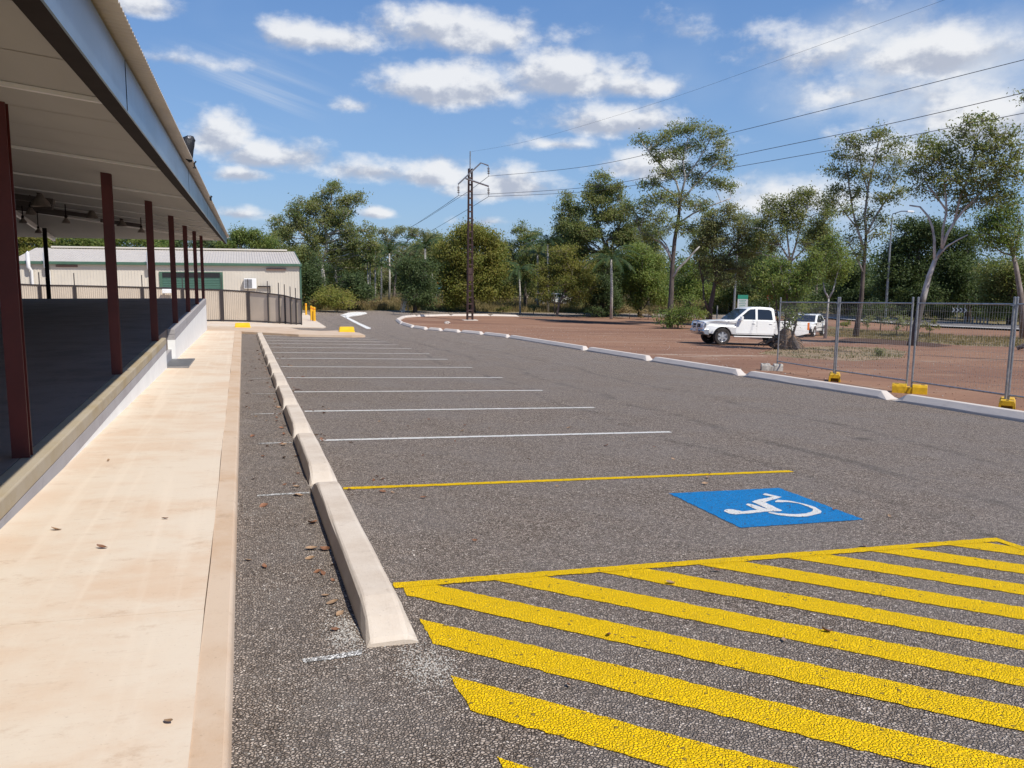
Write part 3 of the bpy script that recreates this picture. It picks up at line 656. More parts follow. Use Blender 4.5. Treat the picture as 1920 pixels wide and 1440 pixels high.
# fascia channel, gutter flange and corrugated roof
b = MB(); b.box((-.622, Y0, 2.50), (-.612, YE, 2.795)); b.build('fascia', M_GALV, shed)
b = MB(); b.box((-.715, Y0, 2.499), (-.6225, YE, 2.507)); b.box((-.715, Y0, 2.5075), (-.709, YE, 2.53)); b.box((-.69, Y0, 2.789), (-.6225, YE, 2.797)); b.build('fascia_flange', M_DKSTEEL, shed)
for y in (5.55, 11.7, 17.9, 24.0, 30.2, 36.3):
    b = MB(); b.box((-.6115, y-.006, 2.505), (-.6095, y+.006, 2.79)); b.build('fascia_joint', M_DKSTEEL, shed)
b = MB(); b.box((-24.6, YE-.02, 2.655), (-.615, YE-.012, 2.80)); b.build('end_fascia', M_GALV, shed)
rv, rf = [], []; n = int((YE+.1-Y0)/.0125); xe = -.505
for i in range(n+1):
    y = Y0+i*.0125; z = .009*sin(2*pi*y/.076)
    for x in (xe, -1.6, XR):
        rv.append((x, y if x > -2 else min(y, YH), 2.822+z+.12*(-.505-x)))
for i in range(n):
    for j in range(2): rf.append((i*3+j, i*3+j+1, (i+1)*3+j+1, (i+1)*3+j))
b = MB(); b.add(rv, rf); b.build('roof', M_ROOF, shed, smooth='all')
rv, rf = [], []; n = int(24.1/.019)
for i in range(n+1):
    x = -.51-i*.019; z = .010*sin(2*pi*x/.152)
    for y in (YE+.12, YE-.6): rv.append((x, y, 2.79+z+.12*(YE+.12-y)))
for i in range(n): rf.append((i*2, i*2+1, i*2+3, i*2+2))
b = MB(); b.add(rv, rf); b.add([(-.6, YE-.6, 2.877), (-24.6, YE-.6, 2.877), (XR, YH, 4.32)], [(0, 1, 2)]); b.build('roof', M_ROOF, shed)
b = MB(); b.add([(-24.7, Y0, 2.87), (-24.7, YE-.6, 2.87), (XR, YH, 4.32), (XR, Y0, 4.32)], [(0, 1, 2, 3)]); b.build('roof', M_ROOF, shed)
b = MB(); b.box((-24.5, -4, SZ), (-24.3, 38.2, 2.6)); b.build('light_block_wall', M_CREAM, shed)  # unseen wall added to keep sky light from the open left off the floor

# ------------------------------------------------------------------ cream workshop behind
YW = 64.0
wx0, wx1 = atY(22, 480, YW).x, atY(563, 500, YW).x
wz = 1.60; zb = -3.4
wk = empty('workshop', ((wx0+wx1)/2, YW, T(0, YW)), 'long cream ribbed metal workshop with green gutter and roller door behind the fence', 'workshop')
wk_inv = Vector(wk.location)
def wb(bm_, name, m, par=wk, **k):
    bm_.v = [(x-wk_inv.x, y-wk_inv.y, z-wk_inv.z) for x, y, z in bm_.v] if par == wk else bm_.v
    return bm_.build(name, m, par, **k)
b = MB(); b.box((wx0, YW, zb), (wx1, YW+15, wz))
x = wx0+.1
while x < wx1-.1:
    b.box((x, YW-.022, zb), (x+.05, YW-.001, wz-.03)); x += .2
y = YW+.1
while y < YW+15: b.box((wx1+.001, y, zb), (wx1+.02, y+.05, wz-.03)); y += .2
wb(b, 'wall', M_CREAM)
yr = YW+7.5; zr = 2.62
b = MB(); b.add([(wx0-.1, YW-.12, wz+.02), (wx1+.02, YW-.12, wz+.02), (wx1+.02, yr, zr), (wx0-.1, yr, zr), (wx1+.02, YW+15.1, wz+.02), (wx0-.1, YW+15.1, wz+.02)], [(0, 1, 2, 3), (3, 2, 4, 5)])
x = wx0
sl2 = (zr-wz-.02)/(yr-YW+.12)
while x < wx1:
    b.add([(x, YW-.12, wz+.025), (x+.06, YW-.12, wz+.025), (x+.06, yr, zr+.004), (x, yr, zr+.004), (x+.03, YW-.12, wz+.055), (x+.03, yr, zr+.035)], [(0, 4, 5, 3), (4, 1, 2, 5)]); x += .19
wb(b, 'roof', M_ROOFW)
b = MB(); b.box((wx0+1.0, yr-.35, zr+.03), (wx1-.55, yr+.35, zr+.16)); wb(b, 'ridge_vent', M_CREAM, bevel=.02)
b = MB(); b.box((wx0-.15, YW-.27, wz-.16), (wx1+.1, YW-.125, wz+.04)); wb(b, 'gutter', M_GREEN, bevel=.02)
b = MB(); b.add([(wx1+.021, YW-.1, wz-.02), (wx1+.021, yr, zr-.05), (wx1+.021, YW+15, wz-.02)], [(0, 1, 2)])
b.add([(wx1+.022, YW-.12, wz-.15), (wx1+.022, yr, zr-.14), (wx1+.022, yr, zr+.05), (wx1+.022, YW-.12, wz+.06), (wx1+.06, YW-.12, wz-.15), (wx1+.06, yr, zr-.14), (wx1+.06, yr, zr+.05), (wx1+.06, YW-.12, wz+.06)],
      [(0,1,2,3), (4,7,6,5), (0,4,5,1), (3,2,6,7)]); wb(b, 'gable_trim', M_GREEN)
b = MB(); b.box((wx1-.06, YW-.06, zb), (wx1+.06, YW+.10, wz-.17)); wb(b, 'corner_trim', M_GREEN)
def wpx(u0, v0, u1, v1): p, q = atY(u0, v0, YW), atY(u1, v1, YW); return p.x, q.z, q.x, p.z
dx0, dz0, dx1, dz1 = wpx(304, 511, 414, 560)
dz0 = -1.9
dr = MB(); z = dz0
while z < dz1-.35:
    dr.prism([(YW-.026, z), (YW-.05, z+.03), (YW-.05, z+.085), (YW-.026, z+.115)], 'x', dx0, dx1); z += .12
dr.box((dx0, YW-.0255, dz0), (dx1, YW-.0245, dz1)); dro = wb(dr, 'roller_door', M_DOOR)
b = MB(); b.box((dx0-.20, YW-.09, dz0), (dx0, YW-.023, dz1+.06)); b.box((dx1, YW-.09, dz0), (dx1+.20, YW-.023, dz1+.06)); b.box((dx0, YW-.09, dz1), (dx1, YW-.023, dz1+.06)); wb(b, 'door_frame', M_GREEN)
b = MB(); b.box((dx0+.002, YW-.07, dz1-.34), (dx1-.002, YW-.03, dz1-.002)); wb(b, 'door_top_shade', M_BLACK)  # black strip standing for the shade across the top of the door
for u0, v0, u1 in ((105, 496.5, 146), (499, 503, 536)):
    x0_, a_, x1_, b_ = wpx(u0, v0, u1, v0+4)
    b = MB(); b.box((x0_, YW-.12, b_-.14), (x1_, YW-.024, b_)); wb(b, 'wall_vent', mat('vent_brown', (.16, .09, .07), .7))  # plain brown slit vents on the wall
x0_, a_, x1_, b_ = wpx(483, 536, 507, 538)
b = MB(); b.box((x0_, YW-.25, b_-.07), (x1_, YW-.024, b_)); b.box((x1_-.06, YW-.2, b_-.5), (x1_, YW-.024, b_-.07)); wb(b, 'service_shelf', M_DKSTEEL)
for u in (51.5, 84, 277.5):
    top = atY(u, 474, YW-.33); b = MB(); x_ = top.x
    b.tube([(x_, YW-.33, wz+.05), (x_, YW-.33, top.z)], .13, 10); b.tube([(x_, YW-.33, top.z), (x_, YW-.33, top.z+.12)], [.10, .02], 10)
    b.tube([(x_, YW-.33, wz+.05), (x_, YW-.33, wz-.35), (x_+.14, YW-.2, wz-.60), (x_+.14, YW-.2, zb+.3)], [.13, .13, .09, .09], 10)
    wb(b, 'vent_pipe', M_WPLAST, smooth=True)
# air conditioner on the wall
x0_, az0, x1_, az1 = wpx(457, 522, 481, 541)
ac = empty('air_conditioner', ((x0_+x1_)/2, YW-.3, az0), 'white air conditioning unit mounted on the cream workshop wall right of the green door', 'air conditioner')
w2, h2 = (x1_-x0_)/2, az1-az0
b = MB(); b.box((-w2, -.16, 0), (w2, .2, h2)); b.build('casing', M_WPLAST, ac, bevel=.03)
b = MB()
for k in range(12): b.box((-w2+.05+k*.042, -.175, .07), (-w2+.078+k*.042, -.163, h2-.07))
b.box((-w2+.04, -.168, .05), (-w2+.56, -.162, h2-.05))
b.build('fan_grille', M_GREY, ac)
for sx in (-.35, .35):
    b = MB(); b.box((sx-.02, -.1, -.05), (sx+.02, .27, -.001)); b.build('bracket', M_GREY, ac)

# beige sheet fence with dark frame in front of the workshop
fp = [(4, 508, 531, 575), (79, 510.5, 534.5, 584), (144, 512, 535.5, 590), (270, 515.5, 538.5, 600), (345, 518, 541, 601), (417.5, 515, 543.5, 602.5), (467, 523, 546.5, 603.5), (503.5, 527, 550, 605.5), (524, 530, 552.5, 606.5), (535, 533, 554, 607), (545.5, 537, 557, 608), (555.5, 540, 559.5, 608.5), (565.5, 561, 561, 609)]
wf = empty('sheet_fence', tuple(at(417.5, 602.5, .06)), 'beige metal sheet fence with dark brown frame curving in front of the cream workshop', 'fence')
o0 = Vector(wf.location)
FP = []
for u, sp_, tp, bs in fp:
    if u < 400: p = at(417.5, 602.5, .06); Yf = p.y-.2*(417.5-u)/340; p = atY(u, 600, Yf); p.z = T(p.x, p.y)+.05
    else: p = at(u, bs, .06)
    D = p.y; FP.append((p, atY(u, tp, D).z, atY(u, sp_, D).z))
for i in range(len(FP)-1):
    (p, zt_, _), (q, zt2, _) = FP[i], FP[i+1]
    b = MB(); L_ = (q-p).length; n = max(2, int(L_/.1)); vs = []
    flat = 6 <= i
    for j in range(n*2+1):
        t = j/(n*2); a = p.lerp(q, t); off = 0 if flat else (.012 if j % 2 else -.012)
        zt3 = zt_+(zt2-zt_)*t
        vs += [(a.x-o0.x, a.y+off-o0.y, a.z+.03-o0.z), (a.x-o0.x, a.y+off-o0.y, zt3-o0.z)]
    b.add(vs, [(j*2, j*2+2, j*2+3, j*2+1) for j in range(n*2)])
    b.build('panel', M_BEIGE, wf)
for i in range(len(FP)-1):
    (p, za, _), (q, zb_, _) = FP[i], FP[i+1]
    d = (q-p).normalized(); nrm_ = Vector((d.y, -d.x, 0)).normalized()
    for (z1, z2) in ((za, zb_), (p.z+.06, q.z+.06)):
        a, c = Vector((p.x, p.y, z1))-o0+nrm_*.03, Vector((q.x, q.y, z2))-o0+nrm_*.03
        b = MB(); b.tube([a, c], .035, 4); b.build('rail', M_DARKF, wf)
for i, (p, zt_, zsp) in enumerate(FP):
    w_ = .045 if i > 6 else .075 if i < 5 else .10 if i < 6 else .08
    if i == 12: w_ = .03
    b = MB(); b.box((p.x-o0.x-w_, p.y-o0.y-.10, p.z-o0.z-.1), (p.x-o0.x+w_, p.y-o0.y-.02, zt_-o0.z+.02))
    if zsp > zt_+.05: b.box((p.x-o0.x-.022, p.y-o0.y-.08, zt_-o0.z+.021), (p.x-o0.x+.022, p.y-o0.y-.04, zsp-o0.z))
    b.build('fence_post', M_DARKF, wf)
p = atY(314, 546, FP[4][0].y-.35)
b = MB(); b.box((-.28, -.08, -.12), (.28, .12, .12)); b.box((-.2, .12, -.03), (-.1, .3, .03)); o = b.build('flood_light', M_WPLAST, None, bevel=.04, loc=p); tag(o, 'small white flood light on the beige fence below the green door', 'light')
# ------------------------------------------------------------------ concrete wheel stops
def stop_mesh(L_, prof, ramp, seed, crisp=False):
    rnd = random.Random(seed)
    st = [(0, .16), (.03, .28), (ramp*.5, .66), (ramp, .96), (ramp+.07, 1.0)]
    if crisp: st = [(0, .14), (.02, .20), (ramp, 1.0)]
    ys = [(a, h) for a, h in st]; k = max(2, int(L_/.6))
    for i in range(1, k): ys.append((ramp+.1+(L_-2*ramp-.2)*i/k, 1.0))
    ys += [(L_-a, h) for a, h in reversed(st)]
    n = len(prof); vs, fs = [], []
    for y, h in ys:
        for x, z in prof:
            j = rnd.uniform(-.0025, .0025)
            vs.append((x+j, y, max(z*h, -.03) + (0 if z <= 0 else rnd.uniform(-.0015, .0015))))
    for i in range(len(ys)-1):
        for q in range(n-1): fs.append((i*n+q, i*n+q+1, (i+1)*n+q+1, (i+1)*n+q))
    fs.append(tuple(range(n))); fs.append(tuple((len(ys)-1)*n+q for q in range(n))[::-1])
    return vs, fs
def place_stop(p, q, prof, m, label, cat, group, seed, ramp=.34, crisp=False):
    p, q = Vector(p), Vector(q); d = q-p; L_ = d.length
    vs, fs = stop_mesh(L_, prof, ramp, seed, crisp)
    b = MB(); b.add(vs, fs); o = b.build('wheel_stop', m, None, smooth=False, bevel=0)
    y = d.normalized(); x = y.cross(Vector((0, 0, 1))).normalized(); z = x.cross(y)
    M_ = Matrix((x, y, z)).transposed().to_4x4(); M_.translation = p; o.matrix_world = M_
    return tag(o, label, cat, group)
PL = [(-.125, -.03), (-.121, .035), (-.100, .112), (-.090, .122), (-.078, .126), (.055, .126), (.068, .122), (.080, .110), (.121, .030), (.127, -.03)]
PR = [(-.16, -.03), (-.158, .042), (-.153, .050), (-.068, .144), (-.060, .148), (.060, .148), (.068, .144), (.153, .050), (.158, .042), (.16, -.03)]
sy = [3.68, 7.14, 9.68, 12.2, 14.85, 17.3, 20.0, 22.9, 25.6, 28.2, 30.8, 33.4, 36.0]
names = ['nearest and longest cream wheel stop beside the yellow hatching', 'cream wheel stop starting at the end of the single yellow bay line']+\
    ['cream wheel stop number %s from the camera in the left row' % w for w in ('three', 'four', 'five', 'six', 'seven', 'eight', 'nine', 'ten', 'eleven', 'twelve')]
for i in range(12):
    y0, y1 = sy[i], sy[i+1]-.05; xx = .612
    place_stop((xx, y0, T(xx, y0)+.012), (xx+.003, y1, T(xx, y1)+.012), PL, M_STOP, names[i], 'wheel stop', 'cream wheel stops along the left of the bays', i, .36)
se2 = [(11.62, 2.5), (11.62, 7.55), (11.64, 12.55), (11.66, 17.55), (11.68, 22.5), (11.70, 27.5)]
pts = [(x, y) for x, y in se2]+[(p.x+.12, p.y) for p in SE[1:]]
ords = ['right edge of the photo', 'yellow fence feet', 'white fence feet', 'parked white pickup, first before it', 'red dirt left of the fence', 'red dirt, fifth from the right', 'red dirt, sixth from the right', 'red dirt, seventh from the right', 'start of the curve', 'curve, second piece', 'curve, third piece', 'curve, fourth piece', 'rounded tip of the island', 'tip of the island, far side', 'back of the island, short piece', 'back of the island, left of the pylon', 'back of the island, behind the pylon', 'back of the island, last piece']
for i in range(len(pts)-1):
    (x0, y0), (x1, y1) = pts[i], pts[i+1]; d = Vector((x1-x0, y1-y0)); g = min(.06, d.length*.04)/d.length
    a = (x0+d.x*g, y0+d.y*g); c = (x1-d.x*g, y1-d.y*g)
    place_stop((a[0], a[1], T(*a)+.012), (c[0], c[1], T(*c)+.012), PR, M_STOPR, 'pale concrete kerb stop at the '+ords[min(i, len(ords)-1)], 'kerb stop', 'pale kerb stops edging the dirt lot', 50+i, min(.26, d.length*.2), crisp=True)
# spilled mortar by the near end of the first stop
def yblock(p, rz, L_, W_, H_, m, label, nm='painted_kerb_block'):
    b = MB(); b.add(*stop_mesh(L_, [(-W_/2, -.03), (-W_/2+.01, H_*.45), (-W_/2+.04, H_), (W_/2-.04, H_), (W_/2-.01, H_*.45), (W_/2, -.03)], .05, 3))
    o = b.build(nm, m, None, smooth=False); o.matrix_world = Matrix.Translation(p) @ Matrix.Rotation(rz, 4, 'Z') @ Matrix.Translation((0, -L_/2, 0)); return tag(o, label, 'kerb block', 'yellow and white kerb blocks')
p = at(650, 622.5, .10); yblock(p, rad(88), .72, .3, .24, M_YPT, 'yellow painted block at the right tip of the cross kerb')
p = at(455, 614, .10); yblock(p, rad(90), .74, .3, .22, M_YPT, 'yellow painted block behind the cross kerb near the dock wall')
p = at(774.5, 585.6); yblock(p, rad(92), .6, .25, .09, M_YPT, 'small distant yellow block at the grass edge')
p = at(788, 585.3); yblock(p, rad(92), .5, .25, .09, M_STOPR, 'small distant white block at the grass edge')

# ------------------------------------------------------------------ yellow bollards
def bollard(u, vb, vt, w, label):
    p = at(u, vb, .05); hgt = atY(u, vt, p.y).z-p.z; r = .075
    r = w/2*p.y/F
    t = empty('bollard', p, label, 'bollard', 'yellow bollards beside the workshop apron')
    b = MB(); b.lathe([(r, 0), (r, hgt-.04), (r*.85, hgt-.01), (0.001, hgt)], n=14); b.build('post', M_YBOL, t, smooth=True)
    b = MB(); b.lathe([(r*1.02, hgt*.80), (r*1.03, hgt*.81), (r*1.03, hgt*.87), (r*1.02, hgt*.88)], n=14); b.build('reflective_band', M_AMB, t)
bollard(574, 590.5, 568.5, 3.4, 'yellow bollard standing apart, closest to the workshop corner')
bollard(583.6, 600.5, 573, 3.2, 'left one of three yellow bollards grouped on the apron edge')
bollard(586.6, 601.5, 574.5, 3.0, 'middle one of three yellow bollards grouped on the apron edge')
bollard(590, 602, 575.5, 4.0, 'right and thickest of three yellow bollards on the apron edge')

# ------------------------------------------------------------------ temporary fence
FX = [(13.81, 19.32, 130), (13.31, 16.34, 0), (13.06, 13.73, 0), (12.82, 11.20, 0), (12.60, 8.7, 0)]
def fence_panel(a, c, label, lean=0.0):
    ax, ay = a; cx, cy = c; L_ = sqrt((cx-ax)**2+(cy-ay)**2)
    za, zc = T(ax, ay)+.13, T(cx, cy)+.13
    t = empty('temporary_fence', (ax, ay, za), label, 'fence panel', 'temporary mesh fence panels')
    d = Vector((cx-ax, cy-ay, zc-za)); U = Vector((0, 0, 1)); HH = 1.83
    for s in (0.006, .994):
        b = MB(); p = d*s; b.tube([p, p+U*(HH+.02)], .021, 10); b.tube([p+U*(HH+.02), p+U*(HH+.03)], [.024, .012], 10); b.build('upright', M_FENCE, t, smooth=True)
    for z in (.13, HH-.10):
        b = MB(); b.tube([d*.006+U*z, d*.994+U*z], .017, 8); b.build('rail', M_FENCE, t, smooth=True)
    b = MB(); n = int(L_/.065)
    for i in range(1, n):
        s = .02+.96*i/n; b.tube([d*s+U*.13, d*s+U*(HH-.10)], .0019, 3, cap=False)
    for j in range(1, 11):
        z = .13+(HH-.23)*j/11; b.tube([d*.02+U*z, d*.98+U*z], .0019, 3, cap=False)
    b.build('wire_mesh', M_FENCE, t)
    return t
fence_panel((13.81, 19.32), (13.32, 16.39), 'first mesh fence panel, nearest the white pickup, standing on white feet')
fence_panel((13.315, 16.35), (13.085, 13.84), 'second mesh fence panel between the white foot and the double posts')
fence_panel((13.06, 13.70), (12.83, 11.24), 'third mesh fence panel right of the double posts')
fence_panel((12.82, 11.20), (12.60, 8.7), 'mesh fence panel running out of the photo at the right edge')
for i, (x, y) in enumerate([(13.32, 16.38), (12.835, 11.25)]):
    b = MB(); z = T(x, y)+.13+1.45; b.box((x-.035, y-.05, z+.25), (x+.035, y+.05, z+.28)); o = b.build('fence_clamp', M_FENCE); tag(o, ['steel clamp joining the first and second fence panels', 'steel clamp joining the posts near the right edge'][i], 'clamp', 'fence clamps')
def fence_foot(x, y, rz, m, label, L_=.56):
    t = empty('support_block', (x, y, T(x, y)+.008), label, 'fence foot', 'feet of the temporary fence', rz)
    w, h = .135, .185
    prof = [(-w, 0), (-w+.012, h*.75), (-w+.035, h), (w-.035, h), (w-.012, h*.75), (w, 0), (w-.045, 0), (w-.05, h*.52), (-w+.05, h*.52), (-w+.045, 0)]
    b = MB()
    b.prism(prof, 'x', -L_/2, -.05); b.prism(prof, 'x', .05, L_/2)
    b.box((-.05, -w+.02, 0), (.05, w-.02, h*.7)); b.build('block', m, t, bevel=.006)
    b = MB(); b.box((-L_/2+.05, -.02, h+.001), (-L_/2+.12, .02, h+.006)); b.box((L_/2-.12, -.02, h+.001), (L_/2-.05, .02, h+.006)); b.build('handle_recess', M_BLACK, t)
M_OLDW = mat('weathered_white_block', (.58, .54, .47), .7, noise_s=12, noise_a=.4)
fence_foot(13.60, 19.25, rad(-28), M_OLDW, 'weathered white fence foot under the leftmost fence post')
fence_foot(13.30, 16.34, rad(51), M_YPL, 'small yellow fence foot under the second fence post, seen end on')
fence_foot(13.08, 13.76, rad(-43), M_YPL, 'long yellow fence foot under the double fence posts', .66)
fence_foot(12.82, 11.20, rad(41), M_YPL, 'yellow fence foot under the post near the right edge')

# ------------------------------------------------------------------ vehicles
def wheel(par, x, y, r, w, side, nm='wheel', spokes=6, rimm=None):
    o = bpy.data.objects.new(nm, None)
    R_ = Matrix.Rotation(rad(-90*side), 4, 'X')
    b = MB(); b.lathe([(r*.62, -w/2), (r*.93, -w/2), (r, -w*.32), (r, w*.32), (r*.93, w/2), (r*.62, w/2), (r*.60, w*.3)], n=32, M=R_)
    ty = b.build(nm, M_TYRE, par, smooth=True); ty.location = (x, y, r)
    b = MB(); b.lathe([(r*.62, w*.50), (r*.58, w*.40), (r*.56, w*.1), (0.001, w*.08)], n=32, M=R_)
    for k in range(spokes):
        a = 2*pi*k/spokes; M2 = R_ @ Matrix.Rotation(a, 4, 'Z')
        b.prism([(-.055*r/.37, .03), (.055*r/.37, .03), (.035*r/.37, r*.60), (-.035*r/.37, r*.60)], 'z', w*.28, w*.43, M=M2)
    b.lathe([(r*.17, w*.2), (r*.17, w*.44), (.001, w*.46)], n=16, M=R_)
    b.build('rim', rimm or M_RIM, ty, smooth=False)
    b = MB(); b.lathe([(r*.55, w*.09), (.001, w*.09)], n=24, M=R_); b.build('brake_disc', M_BLACK, ty)
    return ty
def arch(cx, r, z0, n=9):
    a0 = asin(max(-1, min(1, (z0-.0)/r))) if z0 < r else 0
    return [(cx+r*cos(a0+(pi-2*a0)*i/n), r*sin(a0+(pi-2*a0)*i/n)) for i in range(n+1)]
def car(name, label, cat, pf, pr, C_):
    """pf, pr: ground points of front-left and rear-left wheels"""
    wb_ = C_['wb']; fwd = (pf-pr).normalized(); up0 = Vector((.031, .036, 1)).normalized(); left = up0.cross(fwd).normalized(); up = fwd.cross(left)
    xf = wb_/2
    org = pr-left*C_['track']/2+fwd*xf*1.0
    t = empty(name, (0, 0, 0), label, cat)
    M_ = Matrix((fwd, left, up)).transposed().to_4x4(); M_.translation = org; t.matrix_world = M_
    hw = C_['hw']; r = C_['r']
    def tap(vs):
        out_ = []
        for x, y, z in vs:
            k = 1-.13*max(0, min(1, (x-C_['nose']+.75)/.75))**2-.05*max(0, min(1, (C_['tail']+.5-x)/.5))**2
            k *= 1-.035*max(0, (.62-z)/.3)
            if z > C_['belt']-.01: k *= 1-C_['tumble']*(z-C_['belt'])
            out_.append((x, y*k, z))
        return out_
    z0 = C_['sill']; ra = r+.075
    ar = lambda cx: [(x, z+r-.0) for x, z in [(cx+ra*cos(a), ra*sin(a)) for a in [asin((z0-r)/ra)+(pi-2*asin((z0-r)/ra))*i/10 for i in range(11)]]]
    fa, raa = ar(xf), ar(-xf)
    body = C_['top']+[(C_['tail'], z0+.12)]+[(-xf-ra-.12, z0)]+raa[::-1]+fa[::-1]+[(C_['nose']-.12, z0+.03), (C_['nose'], z0+.18)]
    b = MB(); b.prism(body, 'y', -hw, hw); b.v = tap(b.v); b.build('body', C_['paint'], t, bevel=.035, smooth=True)
    b = MB(); b.box((C_['tail']+.15, -hw*.72, z0-.08), (C_['nose']-.25, hw*.72, z0+.3)); b.build('underbody', M_BLACK, t)
    for cx in (xf, -xf):
        b = MB(); b.box((cx-ra-.02, -hw+.10, z0), (cx+ra+.02, hw-.10, r+ra+.02)); b.build('wheel_well', M_BLACK, t)
    b = MB(); b.prism(C_['cabin'], 'y', -hw*.965, hw*.965); b.v = tap(b.v); cab = b.build('cab', C_['paint'], t, bevel=.03, smooth=True)
    yk = lambda z: hw*.965*(1-C_['tumble']*(z-C_['belt']))
    for s in (1, -1):
        for poly in C_['wins']:
            b = MB(); q = [(x, s*(yk(z)+.006), z) for x, z in poly]; q2 = [(x, s*(yk(z)-.02), z) for x, z in poly]; n = len(poly)
            b.add(q+q2, [tuple(range(n))]+[(i, (i+1) % n, n+(i+1) % n, n+i) for i in range(n)]); b.build('side_window', M_GLASS, t)
        for k_, (xa, xb, za, zb2) in enumerate(C_['doors']):
            b = MB(); b.box((xa, s*hw*.99, za), (xb, s*(hw+.004), zb2)); d = b.build('door', C_['paint'], t, bevel=.012)
            b = MB(); b.box((xa+.08, s*(hw+.006), zb2-.14), (xa+.22, s*(hw+.03), zb2-.11)); b.build('door_handle', C_['paint'] if C_['ph'] else M_BLACK, d, bevel=.006)
        b = MB(); mx, mz = C_['mirror']; b.box((mx-.07, s*(hw+.02), mz-.09), (mx+.05, s*(hw+.20), mz+.11)); b.box((mx-.03, s*(hw-.06), mz-.06), (mx+.02, s*(hw+.03), mz-.02)); b.build('mirror', M_BLACK if not C_['ph'] else C_['paint'], t, bevel=.02)
        wheel(t, xf, s*C_['track']/2, r, C_['tw'], s); wheel(t, -xf, s*C_['track']/2, r, C_['tw'], s)
        n_ = C_['nose']; hz = C_['lampz']; b = MB(); b.prism([(n_-.30, hz+.09), (n_-.02, hz+.05), (n_+.012, hz-.04), (n_-.05, hz-.10), (n_-.20, hz-.06)], 'y', min(s*hw*.58, s*hw*.895), max(s*hw*.58, s*hw*.895)); b.build('headlight', M_LENS, t, bevel=.01)
        tl = C_['tail']; b = MB(); b.box((tl-.012, s*hw*.80 if s > 0 else -hw*.962, C_['tz'][0]), (tl+.10, hw*.962 if s > 0 else -hw*.80, C_['tz'][1])); b.build('tail_light', M_AMB if C_['ph'] else M_TAIL, t, bevel=.01)
    (x1, z1), (x2, z2) = C_['screen']
    nx = Vector((z1-z2, 0, x2-x1)); nx = -nx.normalized() if nx.x*1 < 0 else nx.normalized()
    def pane(p1, p2, nm, sgn):
        (x1, z1), (x2, z2) = p1, p2; nn = Vector((abs(z2-z1)*sgn, abs(x2-x1))).normalized()*.008
        y1, y2 = yk(z1)-.08, yk(z2)-.10
        a = [(x1+nn.x, -y1, z1+nn.y), (x1+nn.x, y1, z1+nn.y), (x2+nn.x, y2, z2+nn.y), (x2+nn.x, -y2, z2+nn.y)]
        c = [(x-nn.x*4, y, z-nn.y*4) for x, y, z in a]; b = MB(); b.add(a+c, [(0,1,2,3), (7,6,5,4), (0,4,5,1), (1,5,6,2), (2,6,7,3), (3,7,4,0)]); b.build(nm, M_GLASS, t)
    pane(*C_['screen'], 'windscreen', 1); pane(*C_['rear'], 'rear_window', -1)
    b = MB(); b.box((C_['nose']-.02, -hw*.50, C_['lampz']-.10), (C_['nose']+.014, hw*.50, C_['lampz']+.07)); 
    b.build('grille', M_BLACK, t)
    return t, hw
ute_c = dict(wb=3.09, track=1.54, hw=.88, r=.385, tw=.27, nose=2.45, tail=-2.66, sill=.50, belt=1.13, tumble=.20, paint=M_CAR, ph=True,
    top=[(2.45, .92), (2.36, 1.04), (1.9, 1.10), (1.05, 1.16), (1.0, 1.13), (-1.0, 1.13), (-1.02, 1.16), (-2.62, 1.16), (-2.66, 1.12)],
    cabin=[(1.12, 1.10), (.98, 1.17), (.34, 1.68), (.12, 1.755), (-.25, 1.785), (-.80, 1.765), (-.93, 1.70), (-1.00, 1.2), (-1.0, 1.10)],
    wins=[[(.80, 1.20), (.36, 1.58), (.22, 1.665), (-.02, 1.675), (-.02, 1.20)], [(-.13, 1.20), (-.13, 1.675), (-.68, 1.665), (-.80, 1.60), (-.86, 1.20)]],
    doors=[(-.07, .92, .56, 1.15), (-.90, -.085, .56, 1.15)], mirror=(.72, 1.22), lampz=.88, tz=(.78, 1.13),
    screen=((.99, 1.19), (.36, 1.675)), rear=((-1.0, 1.24), (-.945, 1.66)))
uf = at(1353, 646.8); vd = Vector((uf.x, uf.y, 0)).normalized(); rd = Vector((vd.y, -vd.x, 0))
ur = uf+rd*2.84+vd*1.15; ur.z = T(ur.x, ur.y)
ute, hw = car('pickup_truck', 'white double cab pickup truck with polished bull bar parked on the red dirt', 'pickup truck', uf, ur, ute_c)
# bull bar, side step, tray sport bar
b = MB()
for s in (1, -1):
    b.tube([(2.50, s*.30, .55), (2.58, s*.30, .80), (2.55, s*.30, 1.02), (2.48, s*.32, 1.06)], .036, 8)
    b.tube([(2.52, s*.30, .74), (2.50, s*.55, .76), (2.36, s*.82, .80), (2.34, s*.83, .95), (2.42, s*.66, 1.02), (2.52, s*.30, 1.03)], .028, 8)
b.tube([(2.48, -.32, 1.06), (2.50, 0, 1.07), (2.48, .32, 1.06)], .036, 8); b.tube([(2.57, -.30, .84), (2.57, .30, .84)], .024, 8)
b.build('bull_bar', M_CHROME, ute, smooth=True)
b = MB(); b.prism([(2.30, .42), (2.52, .46), (2.60, .60), (2.56, .72), (2.30, .72)], 'y', -.86, .86)
b.v = [(x-.12*max(0, abs(y)-.5)/.36, y, z) for x, y, z in b.v]; b.build('bumper', M_CHROME, ute, bevel=.03)
b = MB(); b.box((2.515, -.18, .60), (2.612, .18, .70)); b.build('number_plate', M_SIGNW, ute)
for s in (1, -1):
    b = MB(); b.box((-1.0, min(s*.84, s*.95), .385), (1.02, max(s*.84, s*.95), .43)); b.build('side_step', M_CAR, ute, bevel=.012)
b = MB()
for s in (1, -1): b.tube([(-1.12, s*.74, 1.14), (-1.18, s*.72, 1.55), (-1.16, s*.60, 1.62), (-1.16, 0, 1.63)], .03, 8)
b.build('sports_bar', M_CHROME, ute, smooth=True)
